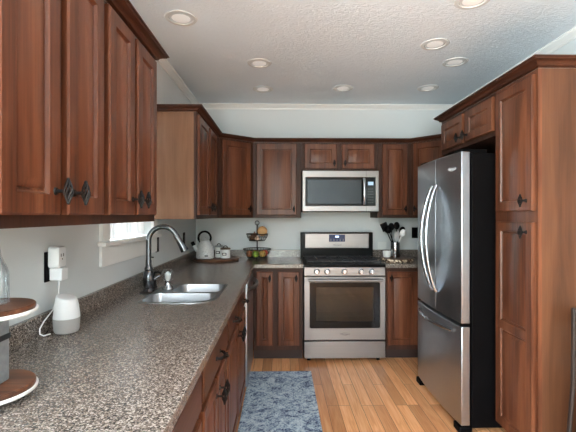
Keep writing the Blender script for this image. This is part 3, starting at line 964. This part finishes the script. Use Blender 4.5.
def logo(root, loc, size, mat, rotz=0, swoosh=True):
    me = text_mesh('Whirlpool', size, mat)
    o = put('logo', me, root, loc, (R90, 0, rotz))
    if swoosh:
        m = MB(); pts = [(size * 1.25 * math.cos(a), -.0004, size * .62 * math.sin(a) + size * .1) for a in [PI * .15 + 1.75 * PI * i / 24 for i in range(25)]]
        m.tube(pts, [size * .02 + size * .06 * i / 24 for i in range(25)], 5)
        s = m.build('logo_ring', mat, root); s.location = loc; s.rotation_euler = (0, 0, rotz)
    return o


logo(rg, (0, .5118, 1.058), .022, M['logodark'])
logo(rg, (0, -.0088, .268), .022, M['logodark'])

# ------------------------------------------------------------------ microwave
mw = thing('microwave', 'stainless over-the-range microwave mounted under the short wall cabinet', 'microwave', (.595, 3.95, 1.405))
hm, H = .382, .413
MB().box(-hm, .02, 0, hm, .418, H).build('body', M['black'], mw, bevel=.003)
m = MB(); bm = m.bm; edges = []
gx0, gx1, gz0, gz1 = -.352, .352, .062, .348
for lp in ([(-hm, .006), (hm, .006), (hm, H), (-hm, H)], [(gx0, gz0), (gx1, gz0), (gx1, gz1), (gx0, gz1)]):
    vs = [bm.verts.new((x, -.004, z)) for x, z in lp]
    for i in range(4): edges.append(bm.edges.new((vs[i], vs[(i + 1) % 4])))
bmesh.ops.triangle_fill(bm, use_beauty=True, use_dissolve=False, edges=edges, normal=(0, -1, 0))
r_ = bmesh.ops.extrude_face_region(bm, geom=list(bm.faces))
for v in r_['geom']:
    if isinstance(v, bmesh.types.BMVert): v.co.y = .0195
md = m.build('door', M['steel'], mw, bevel=.003)
MB().box(gx0 + .001, .014, gz0 + .001, .255, .0192, gz1 - .001).build('window_screen', plain('microwave_screen', srgb(128, 138, 146), .4, .2, bump=.3, bscale=600), md)  # screen grey lightened to stand in for reflections in the glass
MB().box(gx0 + .001, -.0015, gz0 + .001, .255, .0005, gz1 - .001).build('window_glass', M['microglass'], md)
m = MB(); q = .022
for a in ((gx0, gz0, .256, gz0 + q), (gx0, gz1 - q * 1.2, .256, gz1), (gx0, gz0 + q, gx0 + q, gz1 - q * 1.2), (.21, gz0 + q, .256, gz1 - q * 1.2)):
    m.box(a[0] + .0008, -.0028, a[1] + .0008, a[2] - .0008, -.0016, a[3] - .0008)
m.build('window_border', M['blackgloss'], md)
cp = MB().box(.257, -.003, gz0 + .001, gx1 - .001, .0192, gz1 - .001).build('control_panel', M['blackgloss'], mw)
MB().box(.275, -.0042, .268, .328, -.0032, .302).build('readout', M['lcdgrey'], cp)
m = MB()
for j in range(6):
    for i in range(3): m.box(.277 + i * .019, -.0038, .092 + j * .027, .287 + i * .019, -.0032, .098 + j * .027)
m.build('keys', M['logodark'], cp)
pts = [(.232, -.012 - .034 * math.sin(PI * i / 14) ** .7, .075 + .26 * i / 14) for i in range(15)]
MB().tube(pts, .0155, 10, flat=.8).build('handle', M['bright'], md)
MB().box(.2555, -.0046, gz1 + .001, .2575, -.0039, H).box(.2555, -.0046, .006, .2575, -.0039, gz0 - .001).build('seam', M['black'], md)
m = MB()
for i in range(2):
    m.box(-.3 + i * .4, .06, -.004, -.1 + i * .4, .22, .0005)
m.build('vent', M['greyplastic'], mw)

# ------------------------------------------------------------------ refrigerator
FXX = 1.112
fr = thing('refrigerator', 'stainless french-door refrigerator with black sides and bottom freezer', 'refrigerator', (FXX, 3.258, 0), -R90)
FW = 3.258 - 2.464
MB().box(.004, .085, .035, FW - .004, .80, 1.765).build('body', M['black'], fr, bevel=.004)


def bowed_door(x0, x1, z0, z1, bow=.018, depth=.075):
    """front face bows outward across the whole fridge width"""
    m = MB(); N = 10
    def f(x):
        u = (x / FW) * 2 - 1
        return bow * (u * u)        # outer edges sit further back
    pts = [(x0 + (x1 - x0) * i / N, f(x0 + (x1 - x0) * i / N)) for i in range(N + 1)]
    pts += [(x1, depth), (x0, depth)]
    m.prism(pts, z0, z1)
    return m


SPL = 3.258 - 2.838
for x0, x1, hx in ((0, SPL - .002, -1), (SPL + .002, FW, 1)):
    d = bowed_door(x0, x1, .692, 1.775).build('door', M['steelv'], fr, bevel=.006, angle=20)
    hxx = SPL + hx * .035
    zz0, zz1 = .83, 1.585
    pts = []
    for i in range(25):
        t = i / 24
        s_ = math.sin(PI * t)
        pts.append((hxx + hx * 0.012 * s_, -.006 - .080 * s_ ** .75, zz0 + (zz1 - zz0) * t))
    MB().tube(pts, .0135, 12, flat=.85).build('handle', M['bright'], d)
d = bowed_door(0, FW, .05, .672).build('freezer_drawer', M['steelv'], fr, bevel=.006, angle=20)
pts = [(.10 + (FW - .2) * i / 24, .006 - .058 * math.sin(PI * i / 24) ** .75, .625) for i in range(25)]
MB().tube(pts, .0135, 12, flat=.85).build('handle', M['bright'], d)
for x0, x1 in ((.0, .004), (FW - .004, FW)):
    pass
m = MB(); m.box(FW - .02, .02, .672, FW - .002, .075, .692); m.build('hinge', M['black'], fr)
for x in (.03, FW - .13):
    MB().box(x, .03, 1.7655, x + .1, .2, 1.795).build('hinge_cover', M['black'], fr, bevel=.006)
for x in (.0, FW - .09):
    MB().box(x, .005, 0, x + .09, .09, .045).build('roller_cover', M['black'], fr, bevel=.008)
MB().box(.09, .09, 0, FW - .09, .11, .045).build('base_grille', M['black'], fr)
logo(fr, (FW - .115, .0065, 1.675), .026, M['logo'], rotz=.06)

# ------------------------------------------------------------------ rug
o = MB().prism(rrect(-.006, 2.48, .268, .985, .008, 2), .0005, .009).build('rug', M['rug'])
tag(o, 'distressed blue-grey patterned rug on the oak floor', 'rug')

# ------------------------------------------------------------------ ceiling lights
spots = [(-.617, 2.453, 'white recessed ceiling light above the sink window, closest to the viewer on that wall'),
         (-.173, 3.169, 'recessed ceiling light in front of the corner cabinet, second row'),
         (-.174, 3.822, 'recessed ceiling light near the back cornice above the fruit basket cabinet'),
         (.592, 3.779, 'recessed ceiling light near the back cornice above the microwave'),
         (1.405, 3.765, 'recessed ceiling light near the back cornice before the corner behind the refrigerator'),
         (1.381, 3.121, 'recessed ceiling light above the refrigerator, second row'),
         (1.093, 2.795, 'recessed ceiling light between the refrigerator light and the pantry light'),
         (1.084, 2.219, 'recessed ceiling light in front of the pantry, cut off by the picture edge')]
tr_me = MB().lathe([(.070, .0), (.074, -.006), (.094, -.005), (.098, -.0005), (.098, 0)], seg=40, cap=False).mesh('trim', M['trimw'], 40)
cone_me = MB().lathe([(.070, -.0008), (.060, -.0012), (.056, -.003)], seg=40, cap=False).mesh('baffle', M['trimw'], 40)
len_me = MB().lathe([(.0565, -.0032), (.05, -.004), (.002, -.0045)], seg=32).mesh('lens', M['lens'], 60)
for x, y, lb in spots:
    t_ = thing('recessed_light', lb, 'ceiling light', (x, y, ZC - .0005), 0, 'recessed ceiling lights')
    put('trim', tr_me, t_); put('baffle', cone_me, t_); put('lens', len_me, t_)

# ------------------------------------------------------------------ outlets, adapters, speaker
def outlet(label, loc, rotz, slots=True):
    t_ = thing('outlet', label, 'outlet', loc, rotz, 'black wall outlets')
    MB().box(-.036, -.006, -.06, .036, -.0003, .06).build('plate', M['black'], t_, bevel=.003)
    MB().box(-.017, -.0075, -.035, .017, -.0062, .035).build('socket', M['blackgloss'], t_)
    return t_


outlet('black wall outlet holding the white adapters by the speaker', (XL, 1.612, 1.168), R90)
outlet('black wall outlet right behind the faucet neck', (XL, 2.998, 1.156), R90)
outlet('black wall outlet between faucet spray head and kettle', (XL, 3.82, 1.148), R90)
outlet('black wall outlet on back wall next to the utensil crock', (1.485, YB, 1.178), 0)
pa = thing('plug_adapter', 'white rounded multi-plug adapter in the black outlet', 'adapter', (XL + .0085, 1.618, 1.2055))
m = MB()
a = [(y, z) for y, z in rrect(0, 0, .030, .043, .012)]
va = [[m.bm.verts.new((x, y, z)) for y, z in rrect(0, 0, .030 - i, .043 - i, .012)] for x, i in ((0, .002), (.003, 0), (.036, 0), (.042, .004))]
for p, q in zip(va, va[1:]):
    for i in range(len(p)): m.bm.faces.new((p[i], p[(i + 1) % len(p)], q[(i + 1) % len(p)], q[i]))
m.bm.faces.new(va[0]); m.bm.faces.new(va[-1])
m.build('body', M['plasticw'], pa)
m = MB(); m.box(.0421, -.012, .002, .0428, -.008, .014).box(.0421, .006, .002, .0428, .010, .014)
m.lathe([(.003, .0421), (.003, .0428)], (0, -.001, -.008), 8, axis='X')
m.build('slots', M['black'], pa)
ch = thing('charger', 'white square charger block plugged under the adapter', 'charger', (XL + .0085, 1.622, 1.136))
MB().box(0, -.024, -.024, .05, .024, .026).build('body', M['plasticw'], ch, bevel=.004)
o = MB().tube([(XL + .035, 1.622, 1.11), (XL + .037, 1.615, 1.05), (XL + .034, 1.58, 1.0), (XL + .032, 1.525, .970), (XL + .032, 1.498, .948), (XL + .034, 1.495, .930), (XL + .042, 1.505, .9205), (XL + .056, 1.525, .922)], .0025, 6).build('power_cord', M['plasticw'])
tag(o, 'thin white cord hanging from the charger to the speaker', 'cord')
sp_ = thing('smart_speaker', 'small white smart speaker with a grey cloth base', 'speaker', (-.843, 1.572, .9145))
MB().lathe([(.030, 0), (.041, .003), (.0455, .012), (.0478, .045), (.0478, .058)], seg=36).build('base', M['fabricgrey'], sp_)
m = MB(); prev = None
for r_, z, tl in ((.0478, .0585, 0), (.0465, .075, 0), (.043, .105, 0), (.039, .128, .25), (.036, .138, .32), (.030, .141, .32), (.002, .141, .32)):
    ring = []
    for i in range(36):
        a = 2 * PI * i / 36; x, y = r_ * math.cos(a), r_ * math.sin(a)
        ring.append(m.bm.verts.new((x, y, z - tl * x * .8 + tl * y * .2)))
    if prev:
        for i in range(36): m.bm.faces.new((prev[i], prev[(i + 1) % 36], ring[(i + 1) % 36], ring[i]))
    else: m.bm.faces.new(ring)
    prev = ring
m.bm.faces.new(prev)
m.build('body', M['plasticw'], sp_)

# ------------------------------------------------------------------ tiered tray
tx, ty = -.722, .99
tt = thing('tiered_tray', 'two-tier wooden serving tray with white rims and metal post', 'tray', (tx, ty, .9145))
R1 = .100
for z in (.024, .218):
    d = MB().lathe([(R1 - .012, z + .002), (R1 - .002, z + .004), (R1, z + .009), (R1, z + .016), (R1 - .003, z + .0185), (.001, z + .0185)], seg=48).build('board', M['acacia'], tt)
    MB().lathe([(.002, z - .004), (R1 - .002, z - .004), (R1 + .004, z + .0), (R1 + .005, z + .006), (R1 + .0005, z + .007), (R1 - .004, z + .003)], seg=48).build('rim', M['white'], tt)
MB().box(-.031, -.031, .0427, .031, .031, .2137).build('post', M['galv'], tt, bevel=.004)
MB().box(-.0325, -.0325, .148, .0325, .0325, .162).build('band', M['galvd'], tt)
for i in range(3):
    a = 2 * PI * i / 3 + .4
    MB().lathe([(.008, 0), (.009, .02)], (.07 * math.cos(a), .07 * math.sin(a), 0), 12).build('foot', M['rubber'], tt)
bt = thing('glass_bottle', 'clear glass bottle on the upper tier of the wooden tray', 'bottle', (tx + .008, ty + .005, .9145 + .2375))
MB().lathe([(.002, .001), (.030, .001), (.034, .006), (.034, .075), (.030, .092), (.018, .12), (.013, .15), (.013, .19), (.016, .195)], seg=28, cap=False).lathe([(.002, .007), (.028, .007), (.031, .012), (.031, .073), (.027, .09), (.015, .118), (.0115, .15), (.0115, .19)], seg=28, cap=False).build('body', M['bottle'], bt)
MB().lathe([(.011, .17), (.0112, .196), (.017, .2), (.017, .22)], seg=16).build('stopper', M['galvd'], bt)

# ------------------------------------------------------------------ kettle corner
lx, ly = -.662, 4.06
o = MB().lathe([(.215, 0), (.222, .002), (.235, .016), (.235, .022), (.228, .0245), (.001, .0245)], (0, 0, 0), 56).build('round_board', M['acacia2'], loc=(lx, ly, .9145))
tag(o, 'round wooden board carrying the kettle and two canisters', 'board')
zt = .9145 + .0245
kt = thing('kettle', 'white speckled enamel kettle with black arched handle on round board', 'kettle', (-.765, 4.0, zt))
kb = MB().lathe([(.001, .001), (.080, .001), (.087, .006), (.088, .02), (.086, .09), (.079, .12), (.058, .152), (.050, .165), (.050, .17)], seg=40).build('body', M['speckle'], kt)
MB().lathe([(.050, .1702), (.049, .178), (.03, .186), (.010, .19), (.008, .196), (.012, .202), (.011, .21), (.002, .213)], seg=28).build('lid', M['speckle'], kt)
MB().tube([(-.07, -.03, .085), (-.095, -.042, .12), (-.108, -.05, .15)], [.026, .02, .016], 12).build('spout', M['speckle'], kt)
MB().tube([(-.102, -.048, .135), (-.118, -.055, .168)], [.0195, .017], 12).build('spout_tip', M['black'], kt)
pts = [(.062 * math.cos(a) - .005, 0, .205 + .065 * math.sin(a)) for a in [math.radians(-50 + 280 * i / 26) for i in range(27)]]
MB().tube(pts, [.006] * 3 + [.0105] * 21 + [.006] * 3, 10).build('handle', M['black'], kt)
MB().box(.012, -.0915, .025, .045, -.086, .04).build('badge', M['logodark'], kt)


def canister(label, loc, r_, h, lid):
    c = thing('canister', label, 'canister', loc, 0, 'white canisters on the round board')
    MB().lathe([(r_ - .004, .001), (r_, .005), (r_, h - .004), (r_ - .003, h)], seg=32).build('body', M['ceramic'], c)
    MB().lathe([(r_ + .002, h + .0005), (r_ + .003, h + .012), (r_ - .003, h + .016), (.001, h + .017)], seg=32).build('lid', lid, c)
    MB().tube([(r_ * .45 * math.cos(a), 0, h + .014 + .022 * math.sin(a)) for a in [PI * i / 12 for i in range(13)]], .004, 8).build('lid_handle', M['blackmetal'], c)
    f = MB(); z = h * .5; a = .021; b = .013
    for q in ((-a, z - b, a, z - b + .006), (-a, z + b - .006, a, z + b), (-a, z - b + .006, -a + .007, z + b - .006), (a - .007, z - b + .006, a, z + b - .006)):
        f.box(q[0], -r_ - .003, q[1], q[2], -r_ + .006, q[3])
    fo = f.build('label_frame', M['black'], c)
    MB().box(-a + .007, -r_ - .0015, z - b + .006, a - .007, -r_ + .006, z + b - .006).build('label_card', M['label'], fo)
    return c


canister('white canister standing directly against the kettle', (-.642, 4.10, zt), .042, .105, M['galv']).rotation_euler = (0, 0, -.12)
canister('white canister with wooden lid standing apart near the board rim', (-.563, 4.02, zt), .049, .088, M['lidwood']).rotation_euler = (0, 0, -.1)

# ------------------------------------------------------------------ fruit basket
bx, by = -.252, 4.17
bk = thing('fruit_basket', 'black wire two-tier fruit basket with ring top', 'basket', (bx, by, .914))
def wire_bowl(z0, z1, R0, R1_, n):
    m = MB()
    m.ring((0, 0, z1), R1_, .0045, 40); m.ring((0, 0, z0), R0, .0035, 32); m.ring((0, 0, (z0 + z1) / 2), (R0 + R1_) / 2 + .006, .002, 36)
    m.ring((0, 0, z0), R0 * .5, .0025, 24)
    for i in range(n):
        a = 2 * PI * i / n; c, s = math.cos(a), math.sin(a)
        m.tube([(.006 * c, .006 * s, z0), (R0 * c, R0 * s, z0), ((R0 + R1_) / 2 * c + .006 * c, (R0 + R1_) / 2 * s + .006 * s, (z0 + z1) / 2), (R1_ * c, R1_ * s, z1)], .0018, 5)
    return m
wire_bowl(.02, .105, .105, .145, 28).build('lower_tier', M['blackmetal'], bk)
wire_bowl(.195, .262, .082, .112, 24).build('upper_tier', M['blackmetal'], bk)
MB().tube([(0, 0, .012), (0, 0, .36)], .006, 8).build('post', M['blackmetal'], bk)
MB().ring((0, 0, .378), .021, .0045, 24, axis='Y').build('ring_handle', M['blackmetal'], bk)
m = MB()
for i in range(3):
    a = 2 * PI * i / 3 + .5
    m.sphere((.1 * math.cos(a), .1 * math.sin(a), .0095), .009, seg=10)
m.build('feet', M['blackmetal'], bk)


def apple(label, loc, r_, mat, grp='apples in the lower basket tier', name='apple'):
    t_ = thing(name, label, 'fruit', loc, random.random() * 6, grp)
    prof_ = [(.12, -.80), (.35, -.90), (.62, -.80), (.9, -.40), (1.0, .1), (.92, .5), (.68, .82), (.40, .92), (.18, .84), (.03, .70)]
    MB().lathe([(a * r_, b * r_ + .9 * r_) for a, b in prof_], seg=24).build('flesh', mat, t_)
    MB().tube([(0, 0, 1.62 * r_), (.004, 0, 1.9 * r_), (.008, 0, 2.02 * r_)], .0018, 6).build('stem', M['stem'], t_)
zl = .914 + .0245
apple('green apple in the lower basket tier, front and centre', (bx - .012, by - .078, zl), .035, M['green'])
apple('yellow apple beside the green apple in lower basket tier', (bx + .058, by - .052, zl + .001), .035, M['yellow'])
apple('red apple at the outer side of the lower basket tier', (bx + .078, by + .022, zl + .001), .035, M['red'])
apple('tan fruit at the kettle side of the lower basket tier', (bx - .080, by - .028, zl + .001), .034, M['tan'])
apple('pale yellow apple lying behind the green one in lower tier', (bx - .02, by + .076, zl), .035, M['yellow'])
zu = .914 + .199
ml = thing('melon', 'large round tan melon in the upper basket tier', 'fruit', (bx + .056, by - .018, zu + .037))
MB().sphere((0, 0, .056), .052, seg=28).build('rind', M['melon'], ml)
MB().lathe([(.006, .104), (.007, .109), (.002, .110)], seg=10).build('stem_scar', M['stem'], ml)
on = thing('onion', 'brown onion behind the post in the upper basket tier', 'vegetable', (bx - .032, by + .045, zu))
MB().lathe([(.006, .0), (.024, .006), (.036, .028), (.034, .05), (.018, .066), (.006, .076), (.003, .088)], seg=24).build('bulb', M['onion'], on)
on = thing('onion', 'small brown onion at the kettle side of the upper tier', 'vegetable', (bx - .054, by - .02, zu))
MB().lathe([(.006, .0), (.02, .004), (.028, .022), (.026, .038), (.014, .05), (.005, .058), (.002, .066)], seg=24).build('bulb', M['onion'], on)
ga = thing('garlic_bulb', 'pale garlic bulb at the front of the upper basket tier', 'vegetable', (bx + .004, by - .053, zu))
m = MB(); prev = None
for r_, z in ((.008, 0), (.022, .004), (.027, .016), (.022, .03), (.008, .04), (.005, .052), (.002, .054)):
    ring = [m.bm.verts.new((r_ * (1 + .07 * math.cos(7 * 2 * PI * i / 42)) * math.cos(2 * PI * i / 42), r_ * (1 + .07 * math.cos(7 * 2 * PI * i / 42)) * math.sin(2 * PI * i / 42), z)) for i in range(42)]
    if prev:
        for i in range(42): m.bm.faces.new((prev[i], prev[(i + 1) % 42], ring[(i + 1) % 42], ring[i]))
    else: m.bm.faces.new(ring)
    prev = ring
m.bm.faces.new(prev); m.build('bulb', M['garlic'], ga)

# ------------------------------------------------------------------ right worktop: slab, crock, utensils
slx, sly = 1.165, 3.95
ws = thing('wood_slice', 'rough-edged wood slice tray under the crock beside the range', 'tray', (slx, sly, .9145))
N = 48
rad = [.155 + .012 * math.sin(3 * 2 * PI * i / N + 1) + .006 * math.sin(7 * 2 * PI * i / N) for i in range(N)]
def ringv(m, k, z): return [m.bm.verts.new((rad[i] * k * 1.05 * math.cos(2 * PI * i / N), rad[i] * k * math.sin(2 * PI * i / N), z)) for i in range(N)]
m = MB(); a, b, c = ringv(m, .96, 0), ringv(m, 1.0, .014), ringv(m, .97, .0275)
for p, q in ((a, b), (b, c)):
    for i in range(N): m.bm.faces.new((p[i], p[(i + 1) % N], q[(i + 1) % N], q[i]))
m.bm.faces.new(a); m.bm.faces.new(c)
m.build('bark', M['bark'], ws)
m = MB(); a, b = ringv(m, .95, .0277), ringv(m, .94, .030)
for i in range(N): m.bm.faces.new((a[i], a[(i + 1) % N], b[(i + 1) % N], b[i]))
m.bm.faces.new(a); m.bm.faces.new(b)
m.build('top_face', M['acacia2'], ws)
zs = .9145 + .0302
kx, ky = 1.168, 4.035
cr_ = thing('utensil_crock', 'steel and white utensil crock full of kitchen tools', 'crock', (kx, ky, zs))
MB().lathe([(.044, 0), (.046, .004), (.046, .15), (.0445, .152), (.043, .15), (.043, .006), (.001, .006)], seg=32).build('body', M['bright'], cr_)
mg = thing('ramekin', 'small white ceramic bowl beside the utensil crock', 'bowl', (1.078, 4.02, zs))
MB().lathe([(.028, 0), (.036, .003), (.041, .02), (.043, .062), (.041, .064), (.039, .06), (.036, .02), (.026, .006), (.001, .005)], seg=32).build('body', M['ceramic'], mg)
cn = thing('wall_tile', 'pale square tile standing on the backsplash behind the small white bowl', 'tile', (1.115, 4.357, .9925))
MB().box(-.05, 0, 0, .05, .008, .088).build('face', M['ceramic'], cn, bevel=.002)


def utensil(label, base_dx, base_dy, top, head, mat, name):
    """shaft from inside the crock to 'top' (dx,dy,z above crock base), head builder gets direction"""
    t_ = thing(name, label, 'utensil', (kx + base_dx, ky + base_dy, zs + .008), 0, 'kitchen tools in the crock')
    p0 = Vector((0, 0, 0)); p1 = Vector((top[0] - base_dx, top[1] - base_dy, top[2] - .008))
    d = (p1 - p0).normalized()
    MB().tube([p0, p0 + (p1 - p0) * .5, p1], [.0062, .0055, .0045], 8).build('handle', mat if name != 'whisk' else M['bright'], t_)
    q = Vector((0, 0, 1)).rotation_difference(d).to_matrix().to_4x4()
    m = MB(); head(m)
    bmesh.ops.transform(m.bm, matrix=Matrix.Translation(p1) @ q, verts=m.bm.verts)
    m.build('head', mat, t_)
    return t_


def spoon(m): m.sphere((0, 0, .035), .04, .78, .26, 1.0, 16)
def ladle(m):
    m.lathe([(.001, -.012), (.022, -.008), (.036, .008), (.042, .028), (.04, .028), (.034, .01), (.02, -.005), (.001, -.009)], (0, -.012, .03), 20, cap=False, axis='Y')
def turner(m): m.prism([(-.018, -.002), (.018, -.002), (.018, .002), (-.018, .002)], -.004, .0); m.box(-.036, -.0025, 0, .036, .0025, .085)
def spatula(m):
    v = rrect(0, .04, .027, .046, .012)
    a = [m.bm.verts.new((x, -.004, z)) for x, z in v]; b = [m.bm.verts.new((x, .004, z)) for x, z in v]
    m.bm.faces.new(a); m.bm.faces.new(b[::-1])
    for i in range(len(v)): m.bm.faces.new((a[i], a[(i + 1) % len(v)], b[(i + 1) % len(v)], b[i]))


utensil('black turner leaning furthest toward the range in the crock', .030, .010, (-.088, .010, .27), turner, M['black'], 'turner')
utensil('black ladle with round cup leaning toward the range in the crock', .024, -.018, (-.062, -.018, .255), ladle, M['black'], 'ladle')
utensil('black oval spoon standing upright at the crock centre', -.010, .034, (-.026, .040, .275), spoon, M['black'], 'cooking_spoon')
utensil('black narrow spoon between the grey spatula and white spoon', .014, .034, (.026, .040, .285), spoon, M['black'], 'cooking_spoon')
utensil('pale grey silicone spatula at the front of the crock', .002, -.032, (.002, -.036, .175), spatula, M['greyplastic'], 'spatula')
utensil('white spoon leaning toward the refrigerator in the crock', -.028, -.004, (.062, -.006, .215), spoon, M['plasticw'], 'cooking_spoon')
utensil('black spoon behind the white spoon leaning toward the refrigerator', -.022, .022, (.066, .022, .240), spoon, M['black'], 'cooking_spoon')

# ------------------------------------------------------------------ curtain in the sink window
m = MB(); NY, NZ = 120, 14
cy0, cy1 = WIN[0] + .012, WIN[1] - .012
grid = []
for j in range(NZ + 1):
    t = j / NZ; row = []
    for i in range(NY + 1):
        u = i / NY
        ph = abs(math.sin(u * 3.0 * PI + .2))
        zb = 1.242 + .03 * (1 - ph) ** 2
        z = 2.0 + (zb - 2.0) * t
        x = XL - .058 + .050 * ph * (0.4 + .6 * t) + .003 * math.sin(u * 34 * PI)
        row.append(m.bm.verts.new((x, cy0 + (cy1 - cy0) * u, z)))
    grid.append(row)
for j in range(NZ):
    for i in range(NY): m.bm.faces.new((grid[j][i], grid[j][i + 1], grid[j + 1][i + 1], grid[j + 1][i]))
cu = thing('curtain', 'white gathered curtain with scalloped hem in the sink window', 'curtain', (XL - .03, 2.5, 2.0))
bmesh.ops.translate(m.bm, vec=(-(XL - .03), -2.5, -2.0), verts=m.bm.verts)
m.build('cloth', M['curtain'], cu, angle=80)
MB().tube([(0, -.355, .012), (0, .355, .012)], .007, 8).build('rod', M['white'], cu)

# ------------------------------------------------------------------ chair at the pantry side, mostly out of view
chr_ = thing('chair', 'dark wooden chair barely in view beside the pantry side panel', 'chair', (1.628, 1.78, 0))
for sx in (-1, 1):
    MB().tube([(sx * .215, .17, 0), (sx * .190, .17, .31), (sx * .172, .17, .53), (sx * .165, .175, .91)], [.010, .011, .011, .010], 8).build('back_post', M['darkwood'], chr_)
    MB().tube([(sx * .20, -.17, 0), (sx * .18, -.17, .46)], [.013, .015], 8).build('front_leg', M['toe'], chr_)
MB().box(-.15, .165, .80, .15, .185, .89).build('top_rail', M['toe'], chr_, bevel=.004)
MB().box(-.15, .167, .64, .15, .183, .70).build('back_rail', M['toe'], chr_, bevel=.004)
MB().prism(rrect(0, -.02, .155, .165, .03), .47, .53).build('seat', M['cream'], chr_, bevel=.006)
m = MB(); prev = None
for z, k in ((.469, 0), (.30, .02), (.12, .035)):
    ring = [m.bm.verts.new((x, y, z)) for x, y in rrect(0, -.02, .150 + k, .155 + k * .3, .03)]
    if prev:
        for i in range(len(ring)): m.bm.faces.new((prev[i], prev[(i + 1) % len(ring)], ring[(i + 1) % len(ring)], ring[i]))
    prev = ring
m.build('skirt', M['cream'], chr_)
